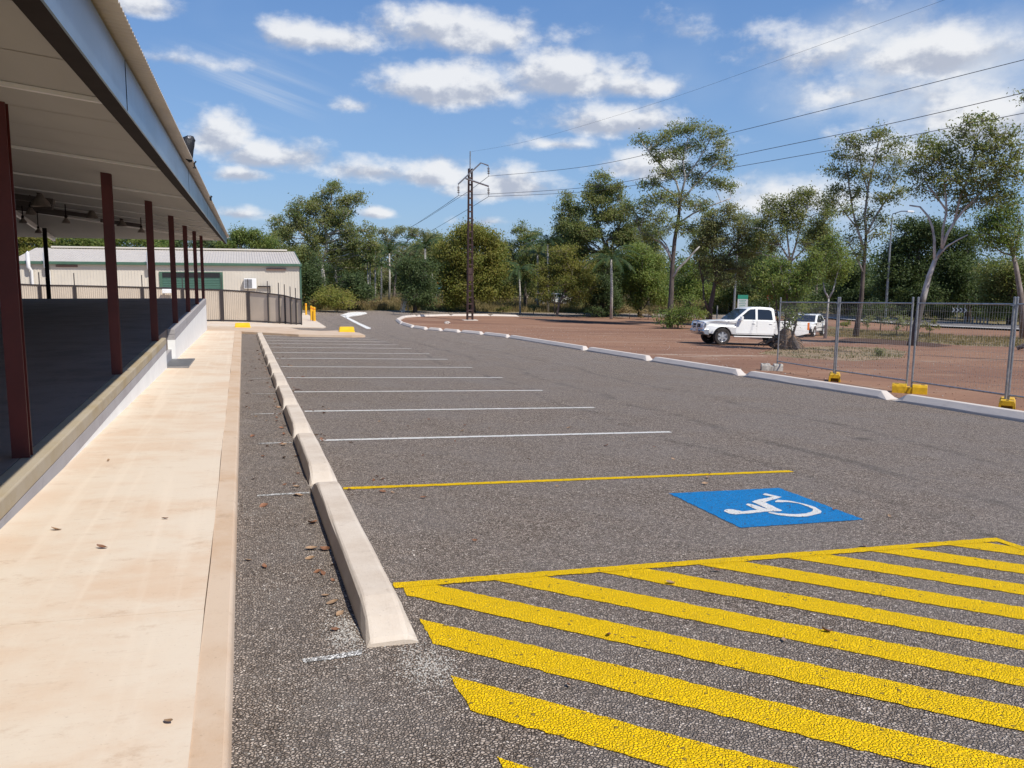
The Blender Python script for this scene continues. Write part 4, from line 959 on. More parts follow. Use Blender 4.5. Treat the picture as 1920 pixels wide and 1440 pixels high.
b = MB(); b.box((-2.60, -.78, 1.161), (-1.08, .78, 1.175)); b.build('tray_cover', M_BLACK, ute)
b = MB(); b.tube([(1.3, .80, 1.1), (1.28, .80, 1.9)], .006, 5); b.build('aerial', M_BLACK, ute)
sed_c = dict(wb=2.45, track=1.40, hw=.81, r=.30, tw=.19, nose=2.0, tail=-2.1, sill=.32, belt=.88, tumble=.28, paint=M_CAR, ph=False,
    top=[(2.0, .64), (1.96, .74), (.90, .86), (.85, .88), (-1.3, .90), (-2.04, .90), (-2.1, .84)],
    cabin=[(1.05, .85), (.88, .90), (.25, 1.30), (.05, 1.365), (-.75, 1.365), (-.95, 1.32), (-1.62, .92), (-1.7, .85)],
    wins=[[(.70, .92), (.24, 1.22), (.10, 1.285), (-.25, 1.29), (-.25, .92)], [(-.33, .92), (-.33, 1.29), (-.78, 1.28), (-1.32, .94)]],
    doors=[(-.32, .86, .38, .87)], mirror=(.60, .96), lampz=.60, tz=(.55, .82),
    screen=((.90, .91), (.28, 1.29)), rear=((-1.55, .96), (-.98, 1.29)))
cf, cr = at(1519, 632.5), at(1541, 629.2)
car2, hw = car('sedan_car', 'old white two door car parked behind the pickup by the weedy verge', 'car', cf, cr, sed_c)
b = MB(); b.box((1.95, -.80, .34), (2.06, .80, .50)); b.build('bumper', M_BLACK, car2, bevel=.02)
for s in (1, -1):
    b = MB(); b.box((-.92, s*.806 if s > 0 else -.822, .52), (.92, s*.822 if s > 0 else -.806, .56)); b.build('side_moulding', M_BLACK, car2)
def far_copy(root, p, rz, label):
    c = copy_tree(root); c.matrix_world = Matrix.Translation(p) @ Matrix.Rotation(rz, 4, 'Z'); c['label'] = label; return c
p = atD(1037, 556, 98); p.z = T(p.x, p.y)+.2; far_copy(car2, p, rad(170), 'distant white car glimpsed between the tree trunks left of centre right')

# ------------------------------------------------------------------ steel pole with conductors
P0 = at(881, 601); PY = P0.y
def PP(u, v): return atY(u, v, PY)
py = empty('power_pole', P0, 'tall brown riveted steel power pole standing on the red dirt island', 'power pole')
ob = Vector(P0); topz = PP(881, 316).z; px_m = (P0-EYE).length/F
b = MB(); hb, ht_ = 5.0*px_m, 2.8*px_m; HT = topz-P0.z
lean = Vector((PP(881.9, 316).x-P0.x, 0, HT))
for s in (-1, 1):
    lg = MB(); a = Vector((s*hb, 0, -.3)); c = lean+Vector((s*ht_, 0, 0))
    for dy in (-.16, .16):
        lg.tube([a+Vector((0, dy, 0)), c+Vector((0, dy*.8, 0))], .046, 4)
    lg.tube([a, c], .022, 4)
    lg.build('leg', M_RUST, py)
n = 23
for k in range(n):
    t = (k+.6)/n; c = lean*t; w = hb+(ht_-hb)*t
    hh = .10 if k not in (6, 7) else .52
    for ya, yb in ((-.17, -.155), (.155, .17)):
        r_ = MB(); r_.box((c.x-w, ya, c.z-hh/2), (c.x+w, yb, c.z+hh/2)); r_.build('batten', M_RUST, py)
b = MB(); b.box((-hb-.35, -.35, -.12), (hb+.35, .35, .06)); b.build('footing', M_STOPR, py, bevel=.02)
def bar3(pts, r, nm, m, n=6):
    b = MB(); b.tube([Vector(q)-ob for q in pts], r, n); return b.build(nm, m, py)
f_ = Vector((0, -.24, 0))
bar3([PP(880.6, 322)+f_*.5, PP(880.8, 284)+f_*.5], .045, 'peak_rod', M_FENCE)
bar3([PP(857.5, 346)+f_, PP(900, 306)+f_, PP(914, 311)+f_], .055, 'upper_cross_arm', M_FENCE, 4)
bar3([PP(871, 335.5)+f_*1.4, PP(914, 350)+f_*1.4], .065, 'lower_cross_arm', M_FENCE, 4)
INS = [(914, 311, 331), (857.8, 346, 367), (914, 350, 369)]
for u, a, c in INS:
    b = MB(); p, q = PP(u, a)+f_-ob, PP(u+.6, c)+f_-ob
    b.tube([p, q], .018, 5)
    for k in range(4):
        m_ = p.lerp(q, .25+.16*k); b.lathe([(.02, .05), (.10, .0), (.10, -.03), (.02, -.03)], c=tuple(m_), n=10)
    b.build('insulator', M_INS, py)
# the next support stands behind the camera on the right
PA = Vector((P0.x, P0.y)); PB = Vector((37.0, -6.0))
def plan_hit(u, off):
    d = dirv(u, 700); d2 = Vector((d.x, d.y)); e = PB-PA; nrm2 = Vector((-e.y, e.x)).normalized()*off; A = PA+nrm2
    den = d2.x*e.y-d2.y*e.x; s = (A.x*e.y-A.y*e.x)/den; return s
def wire(pts_px, off, label, r=.013, start=None):
    P = []
    for u, v in pts_px:
        s = plan_hit(u, off); d = dirv(u, v); d0 = dirv(u, 700)
        y = (d0*s).y; P.append(atY(u, v, y))
    if start is not None: P[0] = start
    # smooth sag
    Q = []
    for i in range(len(P)-1):
        p0, p1, p2, p3 = P[max(i-1, 0)], P[i], P[i+1], P[min(i+2, len(P)-1)]
        for k in range(8):
            t = k/8; Q.append(0.5*((2*p1)+(-p0+p2)*t+(2*p0-5*p1+4*p2-p3)*t*t+(-p0+3*p1-3*p2+p3)*t**3))
    Q.append(P[-1]); Q.append(P[-1]+(P[-1]-Q[-2])*6)
    b = MB(); b.tube(Q, r, 5, cap=False); o = b.build('power_line', M_WIRE); return tag(o, label, 'power line', 'conductors of the power pole')
wire([(914, 331), (1120, 309), (1380, 247), (1650, 180), (1920, 112)], .5, 'highest of three parallel conductors running right from the power pole', start=PP(914.6, 331)+f_)
wire([(858, 367), (1120, 349), (1380, 292), (1650, 236), (1920, 174)], -1.2, 'middle of three parallel conductors running right from the power pole', start=PP(858.4, 367)+f_)
wire([(914, 369), (1120, 357), (1380, 313), (1650, 265), (1920, 212)], 1.0, 'lowest of three parallel conductors running right from the power pole', start=PP(914.6, 369)+f_)
wire([(881, 284), (1000, 262), (1240, 190), (1500, 98), (1770, 0)], 0, 'thin earth wire rising from the pole top to the upper right', .005, start=PP(880.8, 285))
def wire2(a, pts, label, r=.02):
    P = [a]+[atY(u, v, Y) for u, v, Y in pts]; b = MB(); b.tube(P, r, 5, cap=False); o = b.build('power_line', M_WIRE); tag(o, label, 'power line', 'conductors of the power pole')
wire2(PP(914.6, 331)+f_, [(880, 358, 74), (800, 409, 104), (760, 432, 130)], 'upper conductor falling left from the power pole to the trees')
wire2(PP(858.4, 367)+f_, [(835, 384, 74), (782, 419, 104), (750, 437, 130)], 'left conductor falling from the pole to the trees')
wire2(PP(914.6, 369)+f_, [(880, 391, 74), (812, 431, 104), (780, 446, 130)], 'lower conductor falling left behind the power pole')

# ------------------------------------------------------------------ signs, lamps and posts far off
def ground_at(u, D): p = atD(u, 600, D); p.z = T(p.x, p.y); return p
def face(p): return atan2(p.x, p.y)
def street_light(ub, ut, vt, arm, D, label):
    g = ground_at(ub, D); t = empty('street_light', g, label, 'street light', 'grey street lights')
    top = atD(ut, vt, D)-g
    b = MB(); b.tube([(0, 0, -.2), (top.x*.5, top.y*.5, top.z*.5), top], [.13, .10, .07], 8); b.build('pole', M_FENCE, t, smooth=True)
    b = MB(); e = [atD(u, v, D)-g for u, v in arm]; b.tube([top]+e, .045, 6); b.build('arm', M_FENCE, t, smooth=True)
    b = MB(); q = e[-1]; b.box((q.x-.35, q.y-.14, q.z-.10), (q.x+.35, q.y+.14, q.z+.05)); b.build('lamp_head', M_WPLAST, t, bevel=.04)
street_light(1660, 1672, 412, [(1674, 401), (1690, 396), (1706, 396)], 82, 'tall grey street light pole in front of the dark trees on the right')
street_light(1375, 1384, 432, [(1386, 429), (1400, 427), (1420, 428)], 82, 'grey street light pole behind the white pickup cab')
g = ground_at(1391, 78); sg = empty('notice_sign', g, 'white notice board with a green header standing behind the pickup', 'sign', rz=-face(g))
def rel(u, v, D, g): return atD(u, v, D)-g
w_ = 8.8*78.5/F; zt1, zt0 = rel(1391, 553, 78, g).z, rel(1391, 585, 78, g).z
b = MB(); b.box((-w_, -.02, zt0), (w_, .02, zt1)); b.build('board', M_SIGNW, sg)
b = MB(); b.box((-w_, -.026, zt1-.36), (w_, -.021, zt1)); b.build('header', M_SIGNG, sg)
for z_, ww in ((.48, .30), (.62, .26), (.78, .30), (.93, .26), (1.08, .29), (1.22, .12)):
    b = MB()
    n = int(ww/.05)
    for k in range(n): b.box((-ww+k*2*ww/n, -.026, zt1-z_-.03), (-ww+k*2*ww/n+1.3*ww/n, -.021, zt1-z_+.03))
    b.build('line_of_lettering', M_SIGNG, sg)
for s in (-1, 1):
    b = MB(); b.box((s*w_*.75-.03, .021, -.2), (s*w_*.75+.03, .06, zt1)); b.build('leg', M_FENCE, sg)
g = ground_at(1441, 80); gw = empty('give_way_sign', g, 'small triangular give way sign with red border behind the pickup cab', 'sign', rz=-face(g))
zc = rel(1441, 560, 80, g).z
b = MB(); b.tube([(0, .03, -.2), (0, .03, zc+.3)], .03, 6); b.build('post', M_FENCE, gw)
b = MB(); b.prism([(-.38, zc+.28), (.38, zc+.28), (0, zc-.34)], 'y', -.01, .01); b.build('red_triangle', M_SIGNR, gw)
b = MB(); b.prism([(-.24, zc+.20), (.24, zc+.20), (0, zc-.18)], 'y', -.016, -.0105); b.build('white_triangle', M_SIGNW, gw)
g = at(1797, 606); g.z = T(g.x, g.y); Dc = sqrt(g.x**2+g.y**2); cs = empty('chevron_sign', g, 'black and white chevron road sign on two posts beside the highway', 'sign', rz=-face(g))
s_ = Dc/F*1.06; zt1, zt0 = rel(1797, 577, Dc, g).z, rel(1797, 586, Dc, g).z; hc = zt1-zt0
b = MB(); b.box((-11*s_, -.01, zt0), (11*s_, .01, zt1)); b.build('board', M_SIGNK, cs)
for k in range(4):
    x = (-10.5+k*5.4)*s_; w2_ = 1.7*s_; e = 2.6*s_; b = MB()
    b.prism([(x, zt0+.01), (x+w2_, zt0+.01), (x+w2_+e, (zt0+zt1)/2), (x+w2_, zt1-.01), (x, zt1-.01), (x+e, (zt0+zt1)/2)], 'y', -.017, -.011); b.build('chevron', M_SIGNW, cs)
for u in (-2.5, 7.5):
    b = MB(); b.tube([(u*s_, .05, -.1), (u*s_, .05, zt1+7*s_)], .035, 6); b.build('post', M_FENCE, cs)
for i, u in enumerate((1810, 1816.5, 1823, 1831, 1837.5, 1844, 1851)):
    g = at(u, 607.0+.06*(u-1810)); b = MB(); b.box((-.06, -.03, -.1), (.06, .03, .62)); b.box((-.06, -.035, .45), (.06, -.031, .55)); o = b.build('guide_post', M_GREY, None, loc=g)
    tag(o, 'short grey guide post, %s in the row right of the chevron sign' % ['first', 'second', 'third', 'fourth', 'fifth', 'sixth', 'last'][i], 'guide post', 'guide posts beyond the highway')
g = ground_at(824, 92); os_ = empty('roadside_board', g, 'small far sign with orange top and white and blue lower part', 'sign', rz=-face(g))
z1, z0 = rel(824, 529, 92, g).z, rel(824, 541, 92, g).z; w_ = 6.5*92/F
b = MB(); b.box((-w_, -.02, z1-(z1-z0)*.42), (w_, .02, z1)); b.build('orange_panel', M_SIGNO, os_)
b = MB(); b.box((-w_*.9, -.02, z1-(z1-z0)*.75), (w_*.9, .02, z1-(z1-z0)*.42-.005)); b.build('white_panel', M_SIGNW, os_)
b = MB(); b.box((-w_*.7, -.02, z0), (w_*.7, .02, z1-(z1-z0)*.75-.005)); b.build('blue_panel', M_BLUE, os_)
for s in (-1, 1):
    b = MB(); b.tube([(s*w_*.8, .05, -.1), (s*w_*.8, .05, z1+.5)], .035, 6); b.build('post', M_GREY, os_)
# white post with a bundle of pickets leaning on it
g = at(765, 585.5); Dp = sqrt(g.x**2+g.y**2); b = MB(); zt_ = rel(765, 538.5, Dp, g).z; b.tube([(0, 0, -.1), (0, 0, zt_*.62)], .05, 8, mi=1); b.tube([(0, 0, zt_*.62), (0, 0, zt_)], .10, 8); o = b.build('marker_post', [M_WPLAST, M_GREY], None, loc=g)
tag(o, 'white topped marker post with steel pickets leaning against it', 'marker post')
for i, (ub, ut, m) in enumerate(((749.5, 757, B_GREY), (752.5, 760, M_FENCE), (755, 762, M_FENCE), (757.5, 764.5, M_FENCE))):
    p = at(ub, 586.0); q = atD(ut, 555, sqrt(p.x**2+p.y**2)+.3); b = MB(); b.tube([(0, 0, 0), q-p], .045, 5); o = b.build('leaning_picket', m, None, loc=p)
    tag(o, 'brown picket, leftmost of the bundle leaning on the marker post' if i == 0 else 'grey steel picket leaning on the marker post, %s from its left' % ['', 'second', 'third', 'fourth'][i], 'picket', 'pickets leaning on the marker post')
g = ground_at(1150, 84); b = MB(); b.tube([(0, 0, 0), (0, 0, 1.5)], .14, 10); o = b.build('white_post', M_WPLAST, None, loc=g); tag(o, 'thick white post glimpsed between dark bush and green tree', 'post')
g = ground_at(1344, 70); b = MB(); b.tube([(0, 0, 0), (0, 0, 1.5)], .05, 6); o = b.build('timber_stake', B_PALM, None, loc=g); tag(o, 'thin pale stake standing left of the pickup bonnet', 'stake')
# ------------------------------------------------------------------ lamps under the shed roof
def bell(u, v, Y, dia, label):
    p = atY(u, v, Y); 
    zc_ = min(zs(p.x), 2.65+.12*(YE-Y)) if p.x > XR else zs(XR)
    t = empty('bell_lamp', p, label, 'hanging lamp', 'bell lamps hanging under the shed roof')
    r = dia/2
    b = MB(); b.lathe([(r*.25, r*.9), (r*.45, r*.5), (r*.85, -.0), (r, -r*.45), (r*.96, -r*.45), (r*.8, 0), (r*.4, r*.45)], n=20); b.build('shade', mat_lamp, t, smooth=True)
    b = MB(); b.lathe([(.001, r*1.55), (r*.3, r*1.5), (r*.34, r*.92), (r*.2, r*.85)], n=14); b.build('housing', M_DKSTEEL, t, smooth=True)
    b = MB(); b.tube([(0, 0, r*1.5), (0, 0, max(r*1.6, zc_-p.z-.02))], .015, 6); b.build('rod', M_DKSTEEL, t)
mat_lamp = mat('lamp_shade_grey', (.36, .31, .27), .4, metal=.3, noise_s=5, noise_a=.3)
bell(76, 379, 20.5, .40, 'largest bell lamp hanging under the shed roof nearest the camera')
bell(172, 404, 26.5, .36, 'bell lamp second in the line, just left of the second maroon post')
bell(228, 420, 30, .32, 'bell lamp between the second and third maroon posts, near row')
bell(58, 398, 21.5, .23, 'bell lamp high at the far left behind the first post')
bell(43, 415, 27, .22, 'bell lamp hanging left of the crossing beam')
bell(124, 415, 24, .20, 'bell lamp hanging in front of the far light slope')
bell(72, 434, 28, .20, 'lowest bell lamp next to the thin black far post')
bell(265, 433, 26, .20, 'bell lamp between the second and third posts, far row')
# black hooded cable bundle above the roof edge
pb = atX(354, 297, -.55); t = empty('cable_hood', pb, 'black hooded cable bundle curving up above the shed roof edge', 'cable bundle')
def rb(u, v): return atY(u, v, pb.y)-pb
sx = pb.y/F
M_CBL = mat('black_cable_wrap', (.014, .014, .018), .55, noise_s=60, noise_a=.6, bump=.8, bump_s=90)
b = MB(); b.tube([rb(357.5, 304), rb(354.5, 296), rb(351, 284), rb(351.5, 272), rb(354, 263), rb(358, 258)], [2.5*sx, 6.8*sx, 10.5*sx, 11.5*sx, 10.5*sx, 6*sx], 14); b.build('bundle', M_CBL, t, smooth=True)
b = MB(); b.tube([rb(355, 258), rb(360, 259), rb(363, 264), rb(362.5, 270)], [4*sx, 4*sx, 3.2*sx, 1.4*sx], 10); b.build('hood', M_CBL, t, smooth=True)
b = MB(); c = rb(355.5, 259); c.y -= 8*sx; b.lathe([(2.6*sx, 0), (3.0*sx, .01), (2.2*sx, .015), (.001, .012)], c=tuple(c), n=12, M=Matrix.Rotation(rad(80), 4, 'X')); b.build('cap', M_GREY, t, smooth=True)
for i, (u, v) in enumerate(((364.5, 310), (395, 372.5))):
    p = atX(u, v, -.50); b = MB(); b.tube([(0, 0, -.03), (.0, 0, .02), (.02, 0, .05)], .010 if i == 0 else .02, 6); b.box((-.02, -.02, -.035), (.02, .02, -.02)); o = b.build('roof_bracket', M_CBL, None, loc=p)
    tag(o, ['tiny black bracket on the roof edge just below the black cable hood', 'tiny black bracket farther along the roof edge'][i], 'bracket', 'roof edge brackets')

# ------------------------------------------------------------------ stones, stump, log
def rock(p, r, m, label, seed=1, flat=.6, nm='rock'):
    bm = bmesh.new(); bmesh.ops.create_icosphere(bm, subdivisions=3, radius=r); rn = Vector((seed*3.1, seed*1.7, 0))
    for v in bm.verts: v.co *= 1+.45*mnoise.noise(v.co*1.6/r+rn); v.co.z *= flat
    me = bpy.data.meshes.new(nm); bm.to_mesh(me); bm.free(); me.materials.append(m); o = bpy.data.objects.new(nm, me); COL.objects.link(o); o.location = p+Vector((0, 0, r*.2)); return tag(o, label, 'rock')
rock(at(838.5, 607), .20, M_STONE, 'pale rock alone on the island left of the power pole', 2)
rock(at(1437, 612)+Vector((0, 0, 0)), .12, M_STONE, 'small pale stone on the dirt beside the tree roots', 4) if False else None
sp0 = at(1469, 655); st = empty('tree_stump', sp0, 'uprooted brown stump with tangled roots beside the pickup rear wheel', 'stump')
k_ = sp0.y/F
bm = bmesh.new(); bmesh.ops.create_icosphere(bm, subdivisions=4, radius=1)
for v in bm.verts:
    c = v.co.copy(); f = 1+.5*mnoise.noise(c*2.2)+.25*mnoise.noise(c*6); v.co = Vector((c.x*.50*f, c.y*.42*f, (c.z*.46+.24)*f))
me = bpy.data.meshes.new('root_plate'); bm.to_mesh(me); bm.free(); me.materials.append(M_ROOT); o = bpy.data.objects.new('root_plate', me); COL.objects.link(o); o.parent = st
for k in range(26):
    a = random.uniform(0, 2*pi); e = random.uniform(.1, 1.0); b = MB(); P = []; q = Vector((cos(a)*.25, sin(a)*.2, .35)); d = Vector((cos(a)*cos(e), sin(a)*cos(e), sin(e)*.8))
    for j in range(6): P.append(q.copy()); q += d*.15; d += Vector((random.uniform(-.4, .4), random.uniform(-.4, .4), -.32)); q.z = max(q.z, .02)
    b.tube(P, [.06, .05, .04, .028, .02, .008], 5); b.build('root', M_ROOT, st)
p = at(1496, 657); b = MB(); q = [Vector((0, 0, .05)), Vector((-.12, .1, .3)), Vector((-.2, .2, .55))]; b.tube(q, [.16, .14, .10], 9); o = b.build('log', B_DARK, None, loc=p); tag(o, 'short dark burnt log propped at the right of the stump', 'log')
p = at(1906, 657); q = atD(1960, 640, sqrt(p.x**2+p.y**2)); b = MB(); b.tube([(0, 0, .1), (q-p)*.5+Vector((0, 0, .1)), (q-p)+Vector((0, 0, .2))], [.10, .14, .17], 8); o = b.build('fallen_log', B_DARK, None, loc=p); tag(o, 'dark fallen log lying on the verge at the right edge', 'log')
# ------------------------------------------------------------------ vegetation
RNG = np.random.default_rng(11)
def leaf_obj(name, cen, size, m, parent, droop=.3, aspect=.42, up=.0, drape_=None):
    """cen: N x 3 leaf centres; every leaf is its own small folded rhombus"""
    n = len(cen); cen = np.asarray(cen, dtype=np.float64)
    # blades tilted towards the sun so that the crowns come out brighter
    nn = RNG.normal(size=(n, 3))*.75+np.array([sv.x, sv.y, sv.z])*np.where(RNG.random((n, 1)) < .75, 1.0, -.3); nn /= np.linalg.norm(nn, axis=1)[:, None]
    d = RNG.normal(size=(n, 3)); d[:, 2] -= droop*1.6; d -= nn*(d*nn).sum(1)[:, None]; d /= np.linalg.norm(d, axis=1)[:, None]
    s = np.cross(d, nn)
    sz = size*RNG.uniform(.6, 1.35, size=(n, 1))
    v = np.empty((n, 4, 3)); v[:, 0] = cen-d*sz*.5; v[:, 1] = cen+s*sz*aspect*.5; v[:, 2] = cen+d*sz*.5; v[:, 3] = cen-s*sz*aspect*.5
    me = bpy.data.meshes.new(name); me.vertices.add(n*4); me.vertices.foreach_set('co', v.reshape(-1).astype(np.float32))
    me.loops.add(n*4); me.loops.foreach_set('vertex_index', np.arange(n*4, dtype=np.int32))
    me.polygons.add(n); me.polygons.foreach_set('loop_start', np.arange(0, n*4, 4, dtype=np.int32)); me.polygons.foreach_set('loop_total', np.full(n, 4, dtype=np.int32))
    me.update(calc_edges=True); me.materials.append(m)
    o = bpy.data.objects.new(name, me); COL.objects.link(o)
    if parent: o.parent = parent
    return o
def bent(p, q, n=5, w=.12, rnd=random):
    L_ = (q-p).length; P = [p.copy()]
    off = Vector((0, 0, 0))
    for i in range(1, n):
        t = i/n; off += Vector((rnd.uniform(-1, 1), rnd.uniform(-1, 1), rnd.uniform(-.4, .8)))*w*L_/n
        P.append(p.lerp(q, t)+off*sin(pi*t)*1.6)
    P.append(q.copy()); return P
TM = 21
def make_tree(name, label, group, loc, trunk, limbs, blobs, bark, leaf, dens=1.0, lsize=.17, tuft=.42, r0=.2, cat='tree', per=26, base=None, twigs=True, droop=.3, seed=0, bark2=None, dz=0, shape='crown'):
    """trunk: list of local points; limbs: list of (start fraction or index, [points], radius); blobs: (centre, rx, ry, rz)"""
    rnd = random.Random(seed*7+3)
    t = empty(name, loc, label, cat, group)
    nodes = []
    b = MB(); n = len(trunk); rs = [r0*(1.25 if i == 0 else 1)*(1-.55*i/(n-1)) for i in range(n)]
    if n >= 2: b.tube([Vector(p) for p in trunk], rs, 10); nodes += [(Vector(p), rs[i]) for i, p in enumerate(trunk) if i >= n//3]
    for i in range(len(trunk)-1):
        if i >= n//3-1: nodes.append((Vector(trunk[i]).lerp(Vector(trunk[i+1]), .5), rs[i]))
    b.build('trunk', bark, t, smooth='all')
    lb = MB()
    for pts, r in limbs:
        pts = [Vector(p) for p in pts]; rr = [r*(1-.5*i/(len(pts)-1)) for i in range(len(pts))]; lb.tube(pts, rr, 7)
        nodes += [(p, rr[i]) for i, p in enumerate(pts) if i > 0]
        nodes += [(pts[i].lerp(pts[i+1], .5), rr[i]) for i in range(1, len(pts)-1)]
    cen = []
    main_nodes = list(nodes)
    for (c, rx, ry, rz) in blobs:
        c = Vector(c)
        if main_nodes:
            best = min(main_nodes, key=lambda nd: (nd[0]-c).length+(3.0 if nd[0].z > c.z else 0))
            r_ = min(best[1]*.7, .03+.018*(c-best[0]).length)
            P = bent(best[0], c, 5, .30, rnd); lb.tube(P, [r_*(1-.6*i/5) for i in range(6)], 6, cap=False)
        nt_ = max(5, int(dens*TM*(.85 if dens > 1.3 else 1)*(rx*ry*rz)**.55)); subs = []
        for k in range(nt_):
            while True:
                d = Vector((rnd.uniform(-1, 1), rnd.uniform(-1, 1), rnd.uniform(-1, 1)))
                if .25 < d.length < 1: break
            d *= (.62+.38*rnd.random())
            q = c+Vector((d.x*rx, d.y*ry, d.z*rz)); subs.append(q)
            if twigs and k % 2 == 0 and main_nodes: lb.tube(bent(c, q, 3, .3, rnd), [.022, .017, .012, .006], 4, cap=False)
        for q in subs:
            m_ = int(per*rnd.uniform(.6, 1.4)); tr = tuft*rnd.uniform(.65, 1.35)
            g = RNG.normal(size=(m_, 3))*np.array([tr, tr, tr*.62])*.62
            cen.append(g+np.array(q)[None, :])
    if lb.v: lb.build('limbs', bark2 or bark, t, smooth='all')
    leaf_obj(shape, np.concatenate(cen), lsize, leaf, t, droop)
    return t
def ptree(name, label, group, D, base, trunk_px, limbs_px, ell_px, bark, leaf, dens=1.0, lsize=.17, depth=1.0, seed=0, r0=None, k=1, **kw):
    """a tree whose outline was read off the photo: columns and rows become metres at its own distance D"""
    rnd = random.Random(seed+100)
    g = ground_at(base[0], D); m = D/F*1.02
    def loc_(u, v, dd=0): p = atD(u, v, D+dd)-g; return Vector((p.x, p.y, p.z))
    tr = [Vector((0, 0, -.2))]+[loc_(u, v, rnd.uniform(-.15, .15)) for u, v in trunk_px]
    lim = [([loc_(*p) for p in pts], r) for pts, r in limbs_px]
    bl = []
    fill = []
    if k >= 2:
        for (u, v, ru, rv) in ell_px:
            if v+rv*2 < base[1]-12: fill.append((u+rnd.uniform(-.5, .5)*ru, v+rv*rnd.uniform(.9, 1.5), ru*.75, rv*1.0))
    for (u, v, ru, rv) in ell_px+fill:
        n = k if ru*m > .9 else 1
        for j in range(n):
            dd = rnd.uniform(-1, 1)*depth*max(ru*m, 1.0)*.9
            uu, vv, f = (u, v, 1.0) if n == 1 else (u+rnd.uniform(-.45, .45)*ru, v+rnd.uniform(-.4, .4)*rv, .68)
            bl.append((loc_(uu, vv, dd), ru*m*f*1.10, ru*m*f*1.10, rv*m*f*(1.45 if k == 1 else 1.2)))
    return make_tree(name, label, group, g, tr, lim, bl, bark, leaf, dens, lsize, r0=r0 or .2, seed=seed, **kw)

# --- trees of the left and centre
G_ = 'trees along the far edge of the site'
ptree('gum_tree', 'spreading pale trunked gum tree with a detached leaf tuft, just right of the cream workshop', G_, 84, (609, 590),
      [(608, 560), (606, 520), (604, 492)], [([(604, 492), (598, 478), (588, 462), (575, 448), (560, 432)], .16), ([(604, 492), (612, 470), (612, 440), (606, 410), (622, 375)], .16), ([(606, 460), (630, 430), (650, 405), (668, 378)], .10), ([(588, 462), (600, 430), (590, 405)], .09)],
      [(632, 358, 26, 14), (648, 372, 18, 14), (600, 372, 26, 14), (575, 385, 28, 16), (545, 398, 24, 14), (520, 412, 16, 9), (610, 395, 34, 18), (640, 400, 26, 18), (575, 415, 34, 18), (612, 425, 34, 20), (655, 425, 24, 22), (690, 430, 20, 22), (672, 367, 17, 8), (626, 342, 7, 5), (545, 432, 22, 16), (590, 450, 30, 18), (660, 455, 32, 22), (630, 470, 30, 20), (700, 460, 18, 22)],
      B_WHITE, LF_GUM, 1.15, .20, seed=1, r0=.30, k=2)
ptree('gum_tree', 'gum tree with white broken lower branch standing right of the spreading gum', G_, 88, (634, 590), [(632, 550), (630, 520), (629, 495)], [([(630, 505), (622, 497), (619, 493)], .10), ([(629, 495), (640, 470), (655, 450)], .1)],
      [(645, 500, 34, 22), (665, 475, 30, 24), (620, 515, 26, 18), (690, 500, 26, 26)], B_WHITE, LF_GUM, 1.1, .2, seed=2, r0=.18, k=2)
ptree('gum_tree', 'thin open crowned gum tree seen between the left gum and the power pole', G_, 105, (738, 585), [(740, 540), (745, 480)], [([(745, 480), (730, 450), (720, 438)], .09), ([(745, 480), (765, 450), (785, 440)], .09)],
      [(722, 436, 20, 9), (748, 430, 22, 9), (775, 432, 22, 9), (800, 440, 16, 9), (735, 470, 40, 22), (780, 470, 30, 20), (720, 500, 30, 30)], B_GREY, LF_GRY, 1.0, .2, seed=3, r0=.2, k=2)
ptree('mango_tree', 'broad rounded bright green tree directly behind the power pole', G_, 78, (885, 586), [(884, 560), (886, 530)], [([(886, 530), (860, 500), (850, 480)], .12), ([(886, 530), (910, 500), (925, 480)], .12)],
      [(885, 432, 38, 22), (862, 455, 34, 26), (915, 455, 32, 26), (845, 480, 30, 30), (885, 480, 40, 30), (930, 485, 28, 30), (850, 515, 34, 28), (900, 515, 38, 28), (940, 515, 26, 26), (870, 548, 36, 24), (920, 545, 34, 22), (850, 560, 22, 16)],
      B_DARK, LF_YEL, 2.1, .2, seed=4, r0=.35, k=3, tuft=.5)
ptree('mango_tree', 'dense dark round tree behind the white marker post', G_, 74, (778, 585), [(778, 570), (776, 545)], [], [(772, 500, 26, 22), (795, 495, 22, 18), (765, 530, 26, 26), (795, 530, 28, 28), (780, 556, 34, 20), (800, 558, 22, 18)], B_DARK, LF_DRK, 2.2, .18, seed=5, r0=.2, k=3, tuft=.45, )
ptree('bush', 'yellow green bush in front of the pale gum trunk, right of the workshop', 'bushes at the edge of the grass', 70, (632, 580), [(632, 572)], [], [(628, 545, 26, 16), (645, 558, 26, 16), (612, 560, 24, 16), (632, 568, 34, 12)], B_DARK, LF_YEL, 2.2, .15, seed=6, r0=.06, k=3, cat='bush', shape='foliage')
ptree('bush', 'dark green bush filling the gap beside the green workshop corner', 'bushes at the edge of the grass', 74, (585, 585), [(585, 575)], [], [(585, 500, 24, 26), (575, 530, 22, 26), (598, 535, 22, 26), (585, 562, 26, 18), (655, 520, 30, 26), (680, 545, 30, 20)], B_DARK, LF_DRK, 2.2, .18, seed=7, r0=.08, k=3, cat='bush', shape='foliage')
ptree('tree', 'mid green tree with brownish crown left of the palms at centre', G_, 92, (985, 588), [(984, 540), (985, 490)], [([(985, 490), (975, 455)], .1), ([(985, 490), (1000, 450)], .1)], [(975, 430, 22, 14), (995, 438, 20, 14), (960, 455, 22, 16), (990, 465, 30, 18), (1010, 480, 26, 20), (960, 490, 26, 20), (985, 510, 34, 24), (965, 540, 28, 22), (1000, 545, 28, 22)], B_GREY, LF_GUM, 1.5, .2, seed=8, r0=.2, k=2)
